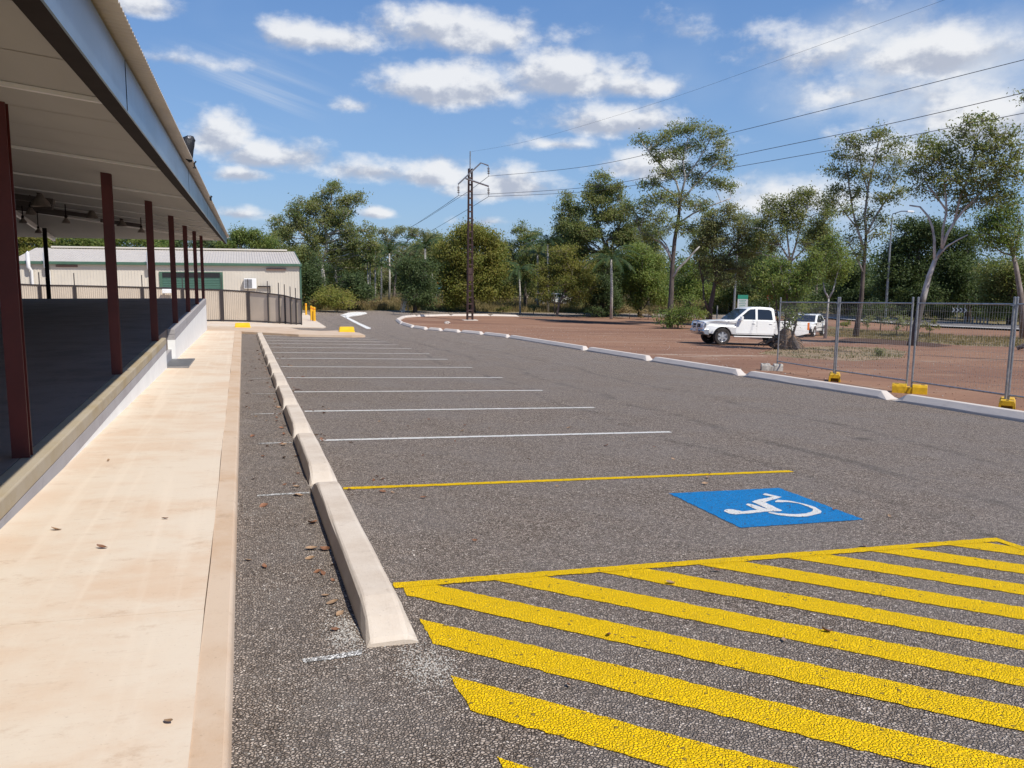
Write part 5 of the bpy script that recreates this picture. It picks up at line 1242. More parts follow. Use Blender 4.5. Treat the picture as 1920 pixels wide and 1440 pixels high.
ptree('tree', 'yellowish tree with leaning twin stems in front of the parked far car', G_, 76, (1043, 590), [(1048, 570), (1058, 548)], [([(1040, 588), (1040, 560), (1036, 540)], .05), ([(1058, 548), (1075, 525)], .08)], [(1040, 478, 30, 18), (1070, 470, 30, 20), (1020, 505, 28, 22), (1060, 500, 36, 22), (1095, 500, 28, 24), (1030, 530, 28, 18), (1070, 530, 32, 18), (1105, 525, 20, 16), (1075, 548, 20, 10)], B_GREY, LF_YEL, 1.7, .17, seed=9, r0=.12, k=2)
ptree('gum_tree', 'tall dense grey green tree with two tops at centre, left of the tallest gum', G_, 84, (1142, 592), [(1142, 550), (1140, 500), (1138, 450)], [([(1138, 470), (1120, 420), (1110, 380), (1120, 350)], .14), ([(1140, 480), (1160, 430), (1170, 390)], .12), ([(1140, 500), (1095, 450), (1070, 410)], .1)],
      [(1128, 334, 22, 14), (1112, 348, 16, 12), (1145, 350, 22, 16), (1108, 372, 20, 16), (1135, 378, 28, 18), (1165, 355, 20, 14), (1068, 372, 18, 12), (1055, 395, 14, 14), (1080, 398, 24, 18), (1115, 405, 32, 20), (1150, 410, 34, 22), (1180, 395, 22, 20), (1075, 430, 24, 20), (1110, 440, 34, 22), (1150, 450, 36, 24), (1048, 420, 12, 18), (1185, 440, 22, 22), (1125, 480, 36, 22), (1165, 485, 30, 22), (1090, 475, 34, 24), (1070, 455, 26, 22), (1185, 470, 28, 24), (1145, 510, 40, 24), (1100, 515, 34, 22)],
      B_GREY, LF_GUM, 1.6, .21, seed=10, r0=.32, k=2, tuft=.5)
ptree('mango_tree', 'very dark dense low tree whose foliage reaches the ground at centre', G_, 78, (1128, 594), [(1128, 575), (1130, 540)], [], [(1128, 535, 28, 22), (1112, 560, 24, 22), (1145, 562, 24, 22), (1128, 582, 32, 12), (1148, 525, 16, 16)], B_DARK, LF_DRK, 2.4, .18, seed=11, r0=.25, k=3, tuft=.45)
ptree('mango_tree', 'broad mid green tree with low crown left of the tallest gum', G_, 80, (1200, 594), [(1200, 575), (1202, 550)], [([(1200, 590), (1188, 565), (1182, 550)], .08), ([(1200, 590), (1215, 565)], .08)], [(1200, 478, 34, 22), (1230, 490, 26, 22), (1180, 505, 26, 22), (1215, 515, 34, 24), (1185, 540, 26, 18), (1225, 545, 30, 20), (1165, 540, 16, 18), (1240, 560, 22, 16)], B_DARK, LF_GRN, 2.0, .19, seed=12, r0=.22, k=3, tuft=.5)
ptree('gum_tree', 'tallest open crowned gum with pale lower limbs and bush at its foot', G_, 63, (1256, 607), [(1257, 580), (1259, 540), (1261, 495), (1265, 450), (1272, 410), (1276, 370)],
      [([(1262, 520), (1272, 503), (1288, 488), (1302, 472), (1312, 462)], .10), ([(1261, 490), (1252, 470), (1240, 455), (1222, 446), (1200, 436)], .11), ([(1261, 488), (1250, 460), (1238, 445)], .07), ([(1276, 370), (1268, 340), (1250, 320), (1225, 295), (1205, 270)], .08), ([(1276, 370), (1285, 335), (1280, 300), (1290, 260)], .09), ([(1276, 380), (1300, 350), (1325, 325), (1350, 300)], .08), ([(1270, 420), (1300, 400), (1335, 385), (1370, 372)], .07), ([(1285, 335), (1310, 300), (1330, 265)], .06)],
      [(1200, 262, 14, 8), (1222, 272, 18, 10), (1245, 258, 20, 11), (1270, 245, 22, 10), (1300, 240, 24, 10), (1335, 250, 22, 11), (1355, 275, 18, 14), (1235, 295, 20, 11), (1265, 285, 24, 12), (1300, 275, 24, 12), (1330, 300, 24, 14), (1360, 305, 14, 12), (1250, 325, 24, 12), (1285, 320, 22, 12), (1310, 335, 22, 12), (1220, 345, 22, 12), (1345, 345, 22, 10), (1370, 352, 14, 9), (1240, 370, 26, 14), (1275, 375, 24, 14), (1210, 385, 22, 14), (1310, 385, 24, 12), (1195, 415, 20, 14), (1235, 410, 24, 14), (1265, 425, 22, 12), (1180, 390, 14, 10), (1290, 430, 18, 10), (1215, 440, 18, 10)],
      B_DARK, LF_GUM, 2.3, .17, seed=13, r0=.23, k=1, bark2=B_WHITE, tuft=.40)
ptree('bush', 'rough green and brown bush wrapped round the foot of the tallest gum', 'bushes at the edge of the dirt', 61, (1272, 610), [(1272, 600)], [], [(1250, 592, 22, 12), (1280, 585, 26, 16), (1305, 590, 18, 12), (1265, 602, 34, 8), (1295, 570, 16, 14)], B_DARK, LF_GRN, 1.9, .15, seed=14, r0=.05, k=3, cat='bush', shape='foliage')
ptree('tree', 'greyish twiggy tree with dark forked trunk between the tallest gum and the pickup', G_, 67, (1328, 600), [(1332, 575), (1338, 545), (1342, 520)], [([(1332, 590), (1320, 560), (1318, 530)], .11), ([(1342, 520), (1365, 480), (1385, 450)], .08), ([(1342, 520), (1335, 470), (1330, 430)], .08), ([(1318, 530), (1310, 490)], .07)],
      [(1330, 400, 24, 14), (1360, 392, 24, 12), (1390, 405, 22, 14), (1320, 425, 24, 16), (1350, 425, 28, 16), (1385, 435, 26, 16), (1310, 455, 22, 16), (1345, 460, 30, 18), (1385, 470, 28, 18), (1360, 495, 30, 18), (1320, 490, 22, 16), (1405, 450, 18, 16), (1395, 500, 22, 16)], B_DARK, LF_GRY, 2.0, .17, seed=15, r0=.25, k=2, tuft=.42)
ptree('gum_tree', 'gum tree with several white upright stems behind the small tree by the pickup', G_, 66, (1481, 600), [(1480, 560), (1480, 520), (1482, 492)], [([(1482, 492), (1470, 470), (1455, 450), (1445, 430)], .07), ([(1482, 492), (1478, 460), (1475, 430), (1468, 400)], .08), ([(1482, 492), (1492, 460), (1500, 425), (1515, 390)], .08), ([(1482, 492), (1505, 470), (1530, 450)], .06)],
      [(1445, 378, 14, 12), (1465, 385, 18, 13), (1490, 372, 18, 12), (1515, 362, 22, 14), (1545, 378, 20, 16), (1440, 402, 18, 14), (1470, 410, 22, 14), (1505, 400, 24, 16), (1540, 412, 22, 16), (1425, 430, 18, 16), (1455, 440, 20, 14), (1520, 440, 22, 14), (1555, 440, 16, 14), (1410, 455, 14, 12)], B_WHITE, LF_GUM, 2.1, .17, seed=16, r0=.17, k=2, tuft=.42)
ptree('young_tree', 'small bushy tree with thin crooked stems in front of the pickup tray', None, 36.6, (1474, 650), [(1473, 635), (1471, 610), (1474, 585), (1476, 560)], [([(1480, 650), (1492, 610), (1494, 585), (1490, 560), (1500, 530)], .05), ([(1462, 640), (1458, 600), (1455, 560), (1448, 530)], .045), ([(1476, 560), (1470, 520), (1462, 500)], .04)],
      [(1430, 505, 14, 12), (1450, 492, 14, 12), (1470, 500, 16, 12), (1440, 525, 18, 12), (1465, 528, 18, 13), (1490, 520, 16, 12), (1510, 500, 14, 14), (1525, 480, 15, 14), (1530, 505, 14, 12), (1445, 545, 14, 9), (1475, 550, 15, 10), (1500, 545, 14, 10), (1478, 575, 12, 10), (1500, 572, 9, 9), (1482, 598, 9, 9), (1418, 515, 9, 9)], B_DARK, LF_GRN, 5.0, .115, seed=17, r0=.055, k=2, tuft=.26, per=24)
ptree('young_tree', 'slim white forked trunk tree right of the second parked car', None, 52, (1549, 615), [(1551, 590), (1554, 560)], [([(1554, 560), (1546, 545), (1543, 522)], .06), ([(1554, 560), (1562, 545), (1567, 525)], .06)], [(1540, 470, 16, 14), (1560, 455, 18, 14), (1578, 475, 16, 15), (1550, 490, 20, 14), (1575, 500, 16, 13), (1560, 515, 16, 9), (1535, 505, 12, 10)], B_WHITE, LF_GRN, 3.2, .14, seed=18, r0=.09, k=2, tuft=.32)
ptree('gum_tree', 'tall sparse brownish crowned gum with dark trunk left of the street light', G_, 55, (1606, 628), [(1609, 600), (1615, 560), (1618, 520), (1621, 480), (1624, 440)],
      [([(1619, 510), (1605, 480), (1590, 455), (1568, 445)], .05), ([(1621, 470), (1608, 430), (1600, 400), (1592, 350), (1588, 310)], .08), ([(1624, 440), (1622, 400), (1628, 350), (1640, 300), (1648, 262)], .08), ([(1624, 440), (1645, 400), (1665, 370), (1680, 340)], .07), ([(1605, 425), (1585, 400), (1572, 380)], .05), ([(1628, 360), (1615, 320), (1612, 280)], .05)],
      [(1588, 262, 18, 9), (1612, 268, 16, 8), (1640, 256, 18, 9), (1655, 248, 12, 8), (1675, 270, 18, 10), (1580, 290, 18, 10), (1610, 298, 20, 11), (1650, 295, 20, 12), (1685, 305, 16, 12), (1560, 318, 14, 9), (1590, 325, 20, 11), (1625, 330, 22, 12), (1665, 335, 20, 12), (1570, 355, 18, 10), (1605, 362, 22, 11), (1650, 372, 22, 10), (1685, 365, 16, 11), (1585, 392, 18, 9), (1632, 402, 20, 10), (1610, 425, 16, 9), (1655, 415, 14, 9), (1560, 372, 12, 9), (1645, 440, 14, 8), (1612, 470, 12, 14), (1600, 450, 14, 9)],
      B_DARK, LF_GUM, 2.3, .155, seed=19, r0=.17, k=1, bark2=B_WHITE, tuft=.38)
ptree('gum_tree', 'leaning white trunked gum with wide crown right of the street light', G_, 46, (1712, 648), [(1718, 610), (1727, 575), (1736, 540), (1742, 518), (1753, 488), (1766, 466)],
      [([(1752, 490), (1752, 450), (1748, 425), (1740, 405), (1725, 388), (1705, 385)], .07), ([(1766, 466), (1775, 440), (1790, 415), (1810, 390), (1840, 370)], .08), ([(1766, 466), (1768, 430), (1775, 395), (1772, 350), (1765, 310)], .07), ([(1756, 484), (1775, 462), (1795, 450), (1815, 440)], .05), ([(1790, 415), (1800, 370), (1820, 320), (1830, 270)], .06), ([(1810, 390), (1850, 350), (1880, 320)], .05), ([(1775, 395), (1750, 360), (1730, 335)], .05)],
      [(1818, 228, 14, 9), (1842, 226, 14, 9), (1858, 240, 16, 10), (1885, 250, 18, 10), (1808, 250, 18, 11), (1740, 265, 18, 10), (1762, 270, 18, 11), (1785, 278, 18, 12), (1830, 270, 22, 12), (1870, 275, 22, 12), (1905, 285, 14, 14), (1728, 292, 20, 12), (1758, 300, 24, 13), (1800, 308, 26, 14), (1845, 305, 26, 14), (1885, 312, 22, 14), (1715, 322, 18, 11), (1745, 332, 24, 12), (1785, 338, 26, 13), (1830, 340, 28, 14), (1872, 345, 24, 14), (1905, 330, 14, 14), (1760, 362, 20, 10), (1810, 368, 26, 11), (1855, 375, 24, 11), (1895, 368, 16, 11), (1720, 352, 14, 10), (1800, 395, 18, 8)],
      B_BURNT, LF_GUM, 2.9, .15, seed=20, r0=.19, k=1, tuft=.36)
ptree('gum_tree', 'gum tree with low spreading crown at the right edge behind the white trunked gum', G_, 58, (1925, 620), [(1915, 560), (1905, 500), (1895, 460)], [([(1895, 460), (1870, 430), (1840, 420)], .07), ([(1900, 480), (1915, 420)], .07)], [(1848, 408, 18, 11), (1870, 395, 20, 12), (1898, 385, 18, 12), (1840, 430, 20, 10), (1875, 425, 24, 13), (1908, 415, 16, 14), (1860, 450, 20, 9), (1895, 450, 20, 12)], B_GREY, LF_GRN, 2.2, .16, seed=21, r0=.2, k=2)
ptree('gum_tree', 'tree outside the frame whose twig hangs in at the top right edge', G_, 36, (2010, 640), [(2005, 500), (1990, 350), (1970, 260)], [([(1970, 260), (1940, 215), (1920, 190)], .05)], [(1918, 184, 12, 9), (1940, 175, 16, 14), (1970, 190, 22, 20), (1960, 240, 20, 16)], B_GREY, LF_GUM, 1.2, .12, seed=22, r0=.16, k=1, tuft=.25)
for i, (D, b_, ell, lf, lab) in enumerate([
    (84, (1720, 600), [(1705, 425, 30, 22), (1740, 420, 30, 22), (1690, 460, 34, 28), (1735, 460, 40, 30), (1680, 505, 32, 30), (1725, 505, 40, 32), (1700, 550, 40, 30), (1745, 550, 36, 30), (1665, 545, 26, 26)], LF_DRK, 'massive very dark tree directly behind the street light'),
    (86, (1815, 604), [(1780, 440, 26, 22), (1815, 452, 30, 24), (1775, 490, 34, 30), (1820, 500, 40, 30), (1790, 545, 40, 32), (1840, 550, 38, 30)], LF_DRK, 'massive dark tree between the white trunked gum and the right edge'),
    (80, (1895, 608), [(1860, 505, 30, 22), (1895, 500, 32, 24), (1860, 540, 34, 26), (1905, 545, 36, 28), (1880, 578, 40, 20), (1945, 530, 40, 40)], LF_GUM, 'olive green low tree at the right edge above the highway'),
    (90, (1590, 596), [(1580, 530, 26, 24), (1610, 520, 26, 24), (1640, 545, 30, 26), (1600, 565, 34, 22), (1645, 580, 30, 14), (1560, 560, 24, 24)], LF_DRK, 'dark low tree mass behind the sparse brown gum trunk'),
    (88, (1440, 592), [(1420, 500, 30, 24), (1400, 540, 30, 26), (1440, 545, 34, 26), (1480, 560, 34, 24), (1420, 575, 34, 16), (1520, 560, 30, 24)], LF_DRK, 'dark green tree mass behind the pickup cab'),
    (92, (1370, 590), [(1370, 520, 34, 24), (1395, 560, 30, 22), (1350, 560, 26, 22)], LF_GUM, 'olive tree behind the sign left of the pickup cab'),
    (88, (1290, 592), [(1295, 500, 26, 26), (1300, 540, 30, 26), (1275, 545, 20, 24), (1320, 550, 20, 20)], LF_GRN, 'green tree right behind the tallest gum trunk'),
    (110, (1010, 585), [(1010, 470, 44, 24), (1060, 450, 44, 24), (960, 500, 44, 30), (1030, 520, 50, 32), (1100, 520, 50, 34)], LF_DRK, 'dark far tree behind the palms at centre'),
    (112, (820, 583), [(810, 450, 34, 18), (780, 480, 40, 26), (830, 480, 36, 26), (800, 520, 50, 30), (740, 520, 40, 32)], LF_GUM, 'far olive tree left behind the power pole'),
    (108, (700, 583), [(700, 470, 34, 24), (665, 500, 40, 30), (720, 520, 40, 30), (640, 530, 40, 30)], LF_DRK, 'far dark tree behind the slim palm trunks'),
    (106, (545, 583), [(520, 440, 30, 14), (540, 470, 34, 24), (580, 470, 34, 26), (560, 520, 40, 36)], LF_GUM, 'far olive tree above the right end of the workshop'),
    (98, (465, 580), [(445, 440, 24, 14), (475, 445, 24, 14), (500, 455, 22, 16), (430, 462, 26, 14), (460, 480, 44, 20)], LF_GRN, 'round green tree above the workshop right of the shed roof tip'),
    (100, (360, 580), [(330, 462, 34, 18), (370, 458, 34, 18), (410, 465, 30, 16), (350, 490, 50, 20)], LF_DRK, 'dark tree above the middle of the workshop roof'),
    (96, (250, 580), [(215, 455, 34, 20), (255, 452, 34, 20), (290, 458, 34, 20), (240, 485, 50, 20)], LF_GRN, 'green tree above the workshop roof between first and second maroon posts'),
    (98, (140, 580), [(110, 450, 34, 22), (150, 452, 34, 22), (185, 455, 30, 20), (140, 485, 50, 20)], LF_GRN, 'green tree above the workshop roof behind the black shed post'),
    (96, (40, 580), [(10, 445, 34, 22), (50, 448, 34, 24), (80, 452, 24, 20), (40, 480, 50, 20), (-40, 450, 50, 30)], LF_YEL, 'green tree above the left end of the workshop roof')]):
    ptree('tree', lab, G_, D, b_, [(b_[0], 560), (b_[0], 530)], [], ell, B_DARK, lf, 1.9, .23, seed=30+i, r0=.25, k=2, tuft=.6, twigs=False)

for i, (D, b_, ell, lf, lab) in enumerate([
    (96, (1075, 588), [(1075, 405, 24, 16), (1050, 425, 24, 18), (1085, 440, 30, 20), (1055, 460, 30, 20)], LF_GUM, 'far olive gum filling the skyline left of the two topped tree'),
    (96, (1215, 590), [(1205, 425, 24, 16), (1235, 435, 24, 18), (1190, 450, 24, 18), (1225, 465, 34, 18)], LF_GUM, 'far olive gum seen below the crown of the tallest gum'),
    (95, (1325, 590), [(1310, 440, 22, 16), (1335, 425, 20, 14), (1320, 470, 32, 22), (1345, 500, 30, 20)], LF_GRN, 'far green tree right of the tallest gum trunk'),
    (94, (1420, 590), [(1410, 420, 20, 16), (1435, 450, 26, 18), (1405, 465, 28, 20), (1430, 495, 34, 22)], LF_GUM, 'far olive tree above the notice board'),
    (94, (1530, 592), [(1520, 440, 24, 16), (1550, 430, 22, 16), (1535, 470, 34, 22), (1570, 480, 28, 22), (1510, 500, 30, 20)], LF_GUM, 'far olive tree above the second parked car')]):
    ptree('gum_tree', lab, G_, D, b_, [(b_[0], 560), (b_[0]+3, 500)], [], ell, B_GREY, lf, 1.5, .19, seed=90+i, r0=.18, k=2, tuft=.5)
for i, (D, b_, ell, lf, lab) in enumerate([
    (79, (1580, 603), [(1570, 585, 20, 12), (1600, 580, 24, 16), (1590, 592, 26, 8)], LF_DRK, 'dark bush beyond the highway behind the dark gum trunk'),
    (77, (1640, 604), [(1635, 582, 24, 16), (1665, 586, 22, 14), (1650, 596, 30, 8)], LF_GUM, 'olive bush beyond the highway behind the verge shrubs'),
    (76, (1700, 606), [(1695, 584, 24, 16), (1720, 590, 20, 12), (1700, 598, 26, 8)], LF_DRK, 'dark bush beyond the highway left of the leaning white gum'),
    (75, (1765, 606), [(1752, 582, 22, 18), (1778, 590, 20, 12), (1765, 598, 26, 8)], LF_GRN, 'green bush beyond the highway left of the chevron sign'),
    (80, (1830, 606), [(1815, 578, 22, 18), (1845, 580, 24, 18), (1830, 596, 34, 8)], LF_DRK, 'dark bush behind the guide posts right of the chevron sign'),
    (76, (1890, 610), [(1875, 584, 24, 18), (1905, 586, 24, 18), (1930, 590, 20, 16), (1890, 602, 34, 8)], LF_GUM, 'olive bush beyond the highway at the right edge'),
    (74, (1520, 604), [(1510, 584, 20, 14), (1535, 586, 20, 12)], LF_GUM, 'olive bush beyond the highway above the second car'),
    (72, (1420, 600), [(1412, 580, 18, 14), (1435, 584, 18, 12)], LF_DRK, 'dark bush right of the notice board behind the pickup roof')]):
    ell = [(u_, v_-7, a_, c_) for u_, v_, a_, c_ in ell]; ptree('bush', lab, 'bushes beyond the highway', D+14, b_, [(b_[0], 592)], [], ell, B_DARK, lf, 2.2, .17, seed=60+i, r0=.06, k=3, cat='bush', shape='foliage')

ptree('bush', 'tangled olive bush screening the distant white car', 'bushes in the long grass', 90, (1050, 588), [(1050, 575)], [], [(1024, 560, 22, 16), (1058, 556, 18, 14), (1080, 566, 20, 12)], B_DARK, LF_GUM, 1.6, .15, seed=80, r0=.06, k=2, cat='bush', shape='foliage')
# --- palms
def palm(u, D, vt, r, label, nf=16, fl=2.4, lean=0, seed=0):
    rnd = random.Random(seed); g = ground_at(u, D); t = empty('palm_tree', g, label, 'palm tree', 'palms among the trees')
    top = atD(u+lean, vt, D)-g; b = MB(); b.tube([(0, 0, -.2), top*.5+Vector((.05, 0, 0)), top], [r*1.2, r, r*.8], 8); b.build('trunk', B_PALM, t, smooth='all')
    for k in range(nf):
        a = 2*pi*k/nf+rnd.uniform(-.2, .2); e = rnd.uniform(.2, 1.25); P = []; q = top.copy(); d = Vector((cos(a)*cos(e), sin(a)*cos(e), sin(e)))
        L_ = fl*rnd.uniform(.8, 1.15)
        for j in range(7): P.append(q.copy()); q += d*L_/6; d.z -= .30; d.normalize()
        b = MB(); b.tube(P, [.03, .025, .02, .016, .012, .008, .004], 3)
        for j in range(1, 7):
            for f in (0, .33, .66):
                if j+f > 6: break
                c = P[min(j, 6)].lerp(P[min(j+1, 6)], f) if j < 6 else P[6]
                dd_ = (P[min(j+1, 6)]-P[j-1]).normalized(); s = dd_.cross(Vector((0, 0, 1))).normalized()
                for sg in (-1, 1):
                    tip = c+(s*sg*.45+dd_*.30-Vector((0, 0, .30)))*(1-.09*j)*fl/2.4; w = dd_*.05
                    b.add([c-w, c+w, tip], [(0, 1, 2)])
        b.build('frond', LF_PALM, t)
    return t
palm(690, 84, 490, .07, 'slim palm, leftmost of four pale trunks right of the yellow green bush', 10, 1.3, -1, 1)
palm(693.5, 84.5, 492, .07, 'slim palm, second of four pale trunks right of the yellow green bush', 10, 1.2, 0, 2)
palm(703, 84, 474, .085, 'slim palm, third and tallest of four pale trunks', 11, 1.5, 0, 3)
palm(714, 84, 500, .085, 'slim palm, rightmost of four pale trunks', 12, 2.0, 1, 4)
palm(730, 92, 475, .1, 'drooping palm behind the slim pale palm trunks', 15, 2.8, 0, 5)
palm(797, 86, 466, .12, 'dark palm left of the rounded tree behind the power pole', 17, 2.8, 0, 6)
palm(975, 78, 508, .09, 'palm with pale trunk right of the power pole', 15, 2.2, -2, 7)
palm(1027, 84, 458, .12, 'palm with the highest head right of the power pole', 17, 2.8, 0, 8)
palm(1008, 88, 476, .12, 'palm left beside the palm with the highest head', 15, 2.6, 0, 9)
palm(1146, 74, 486, .12, 'palm in front of the tall two topped tree', 16, 2.8, 0, 10)
palm(810, 92, 500, .08, 'slim palm at the left of the orange topped sign', 10, 1.8, 0, 11)

# --- shrubs and weeds
def shrub(u, v, wpx, hpx, leaf, label, group='low shrubs on the verge', dens=1.6, ls=.12, seed=0, sp=False):
    g = at(u, v); D = sqrt(g.x**2+g.y**2); m = D/F; rnd = random.Random(seed)
    bl = [(Vector((rnd.uniform(-.5, .5)*wpx*m, rnd.uniform(-.4, .4)*wpx*m, hpx*m*rnd.uniform(.35, .8))), wpx*m*.32, wpx*m*.32, hpx*m*.26) for k in range(6)]
    return make_tree('shrub', label, group, g, [Vector((0, 0, -.1)), Vector((.02, 0, hpx*m*.3)), Vector((.05, 0, hpx*m*.5))], [], bl, B_DARK, leaf, dens, ls, tuft=max(.12, wpx*m*.12), r0=.03, cat='shrub', seed=seed, per=18, shape='foliage')
shrub(1742, 634, 26, 38, LF_YEL, 'yellowish shrub right of the leaning white gum trunk', seed=1)
shrub(1680, 632, 30, 44, LF_GRY, 'tall grey shrub left of the double fence posts', seed=2)
shrub(1650, 622, 60, 62, LF_DRK, 'dark leafy shrub right of the sparse gum trunk', seed=3, dens=2.2)
shrub(1625, 624, 20, 34, LF_GRY, 'small grey shrub touching the dark gum trunk', seed=4)
shrub(1700, 620, 22, 26, LF_GRY, 'low grey shrub behind the double fence posts', seed=5)
shrub(1580, 618, 18, 16, LF_YEL, 'low dry shrub between white forked trunk and dark gum trunk', seed=6)
shrub(1650, 668, 12, 14, LF_GRY, 'tiny weed on the grassy patch behind the fence', seed=7, ls=.06)
shrub(943, 586, 22, 14, LF_YEL, 'spiky aloe like plant in the grass right of the power pole', 'low shrubs in the long grass', seed=8)
shrub(1095, 591, 22, 22, LF_DRK, 'dark shrub between twin stemmed tree and dark low tree', 'low shrubs in the long grass', seed=9)
shrub(1000, 590, 16, 22, LF_GRY, 'small dark sapling in the grass right of the pale palm trunk', 'low shrubs in the long grass', seed=10)
for i, (u, v, w, h, lab) in enumerate([(600, 584, 30, 22, 'dry brown shrub right of the yellow bollards'), (655, 583, 40, 26, 'brown shrub at the road edge below the yellow green bush'), (695, 580, 40, 24, 'rusty brown shrub at the foot of the slim palms'), (730, 578, 30, 18, 'brown shrub right of the slim palms'), (1215, 600, 26, 20, 'dry brown shrub left of the tallest gum foot'), (1180, 598, 30, 26, 'brown tangle under the broad green tree'), (1310, 606, 26, 26, 'dry olive shrub left of the pickup bonnet')]):
    shrub(u, v, w, h, LF_DRY if i not in (6,) else LF_YEL, lab, 'dry shrubs at the road edge', seed=20+i, dens=2.0, ls=.13)

# --- long dry grass, weeds and the far wood: nobody could count these
def grass(name, label, polys, n, h0, h1, w, m, seed):
    rg = np.random.default_rng(seed); P = []
    tri = []
    for poly in polys:
        for t in geometry.tessellate_polygon([[Vector((x, y, 0)) for x, y in poly]]): tri.append([poly[i] for i in t])
    ar = np.array([abs((b[0]-a[0])*(c[1]-a[1])-(c[0]-a[0])*(b[1]-a[1])) for a, b, c in tri]); ar = ar/ar.sum()
    idx = rg.choice(len(tri), size=n//6, p=ar); T3 = np.array(tri)[idx]; r = rg.random((n//6, 2)); r1 = np.sqrt(r[:, :1]); r2 = r[:, 1:]
    c = T3[:, 0]*(1-r1)+T3[:, 1]*r1*(1-r2)+T3[:, 2]*r1*r2
    c = np.repeat(c, 6, axis=0)+rg.normal(size=(len(c)*6, 2))*.14; n = len(c)
    z = np.array([T(x, y) for x, y in c])+.004
    hh = rg.uniform(h0, h1, n)*(.6+.4*np.sin(c[:, 0]*.9+c[:, 1]*.7)**2); a = rg.uniform(0, 2*pi, n); ln = rg.normal(size=(n, 2))*.28*hh[:, None]
    v = np.zeros((n, 3, 3)); dx = np.cos(a)*w*.5; dy = np.sin(a)*w*.5
    v[:, 0] = np.stack([c[:, 0]-dx, c[:, 1]-dy, z], 1); v[:, 1] = np.stack([c[:, 0]+dx, c[:, 1]+dy, z], 1); v[:, 2] = np.stack([c[:, 0]+ln[:, 0], c[:, 1]+ln[:, 1], z+hh], 1)
    me = bpy.data.meshes.new(name); me.vertices.add(n*3); me.vertices.foreach_set('co', v.reshape(-1).astype(np.float32)); me.loops.add(n*3); me.loops.foreach_set('vertex_index', np.arange(n*3, dtype=np.int32))
    me.polygons.add(n); me.polygons.foreach_set('loop_start', np.arange(0, n*3, 3, dtype=np.int32)); me.polygons.foreach_set('loop_total', np.full(n, 3, dtype=np.int32)); me.update(calc_edges=True); me.materials.append(m)
    o = bpy.data.objects.new(name, me); COL.objects.link(o); return tag(o, label, 'grass', kind='stuff')
far = A2([(560, 581), (600, 581.5), (740, 582), (1000, 585.5), (1250, 587), (1400, 589)])
farb = [(x*1.35, y*1.35) for x, y in far][::-1]
grass('long_grass', 'long dry straw coloured grass between the road and the trees', [far+farb], 60000, .35, .95, .05, LF_DRY, 1)
grass('green_grass', 'greener grass growing through the straw coloured grass', [far+farb], 26000, .25, .7, .05, LF_GGR, 2)
grass('verge_weeds', 'low weeds on the verge and the patch behind the mesh fence', [vg, vg2], 9000, .02, .13, .03, LF_GGR, 3)
grass('verge_grass', 'dry grass on the verge below the highway', [vg, A2([(1250, 600), (1330, 600), (1330, 606), (1250, 606)])], 9000, .04, .28, .03, LF_DRY, 4)
# far wood
cen = []
for k in range(600):
    a = rad(random.uniform(-36, 62)); D = random.uniform(118, 165)
    x, y = sin(a)*D, cos(a)*D; hgt = random.uniform(6.0, 9.5)
    for j in range(7):
        c = np.array([x+random.uniform(-2.5, 2.5), y+random.uniform(-2.5, 2.5), -3.1+random.uniform(.5, 1)*hgt*(.2+.8*j/7)])
        cen.append(RNG.normal(size=(46, 3))*np.array([1.2, 1.2, .8])+c)
o = leaf_obj('far_woodland', np.concatenate(cen), .42, LF_DRK, None, .2, .6); tag(o, 'far woodland closing the view behind the nearer trees', 'woodland', kind='stuff')

# ------------------------------------------------------------------ dead leaves and loose chips
def leaf_mesh(seed, m):
    rnd = random.Random(seed); n = 7; vs, fs = [], []; L_ = rnd.uniform(.05, .085); w = L_*rnd.uniform(.2, .3); cu = rnd.uniform(.1, .5); tw = rnd.uniform(-.5, .5)
    for i in range(n+1):
        t = i/n; x = (t-.5)*L_; hw_ = w*sin(pi*min(.98, max(.03, t)))**.8; z = .004+cu*L_*(t-.5)**2*2
        for s in (-1, 0, 1): vs.append((x, s*hw_, z+abs(s)*hw_*.5+s*tw*x*.3+.002))
    for i in range(n):
        for s in range(2): fs.append((i*3+s, i*3+s+1, i*3+s+4, i*3+s+3))
    me = bpy.data.meshes.new('dead_leaf'); me.from_pydata(vs, [], fs); me.materials.append(m); me.polygons.foreach_set('use_smooth', [True]*len(fs)); return me
LM = [leaf_mesh(i, M_DLEAF if i % 3 else M_DLEAF2) for i in range(9)]
lr = random.Random(5)
def put_leaf(x, y, h, sc, label, group):
    o = bpy.data.objects.new('dead_leaf', lr.choice(LM)); COL.objects.link(o); o.location = (x, y, T(x, y)+h); o.rotation_euler = (lr.uniform(-.35, .35), lr.uniform(-.35, .35), lr.uniform(0, 6.28)); o.scale = (sc,)*3
    return tag(o, label, 'dead leaf', group)
put_leaf(-.845, 4.93+.35, .102, 1.15, 'large single brown leaf lying alone on the pale walkway', 'dead leaves on the walkway')
for x, y, l in ((-.55, 5.9, 'small brown leaf right of the large single leaf on the walkway'), (-1.18, 5.75, 'brown leaf close to the dock wall, nearest the camera'), (-1.2, 8.1, 'brown leaf touching the dock wall beyond the large leaf'), (-.3, 3.0, 'tiny dark leaf on the kerb strip near the photo bottom')):
    put_leaf(x, y, .102, .8, l, 'dead leaves on the walkway')
ONM = ['the nearest long wheel stop']+['the %s cream wheel stop' % w for w in ('second', 'third', 'fourth', 'fifth', 'sixth', 'seventh', 'eighth', 'ninth', 'tenth', 'eleventh', 'last')]
def stopname(y): return ONM[max(0, min(11, sum(1 for q in sy[1:] if q < y)))]
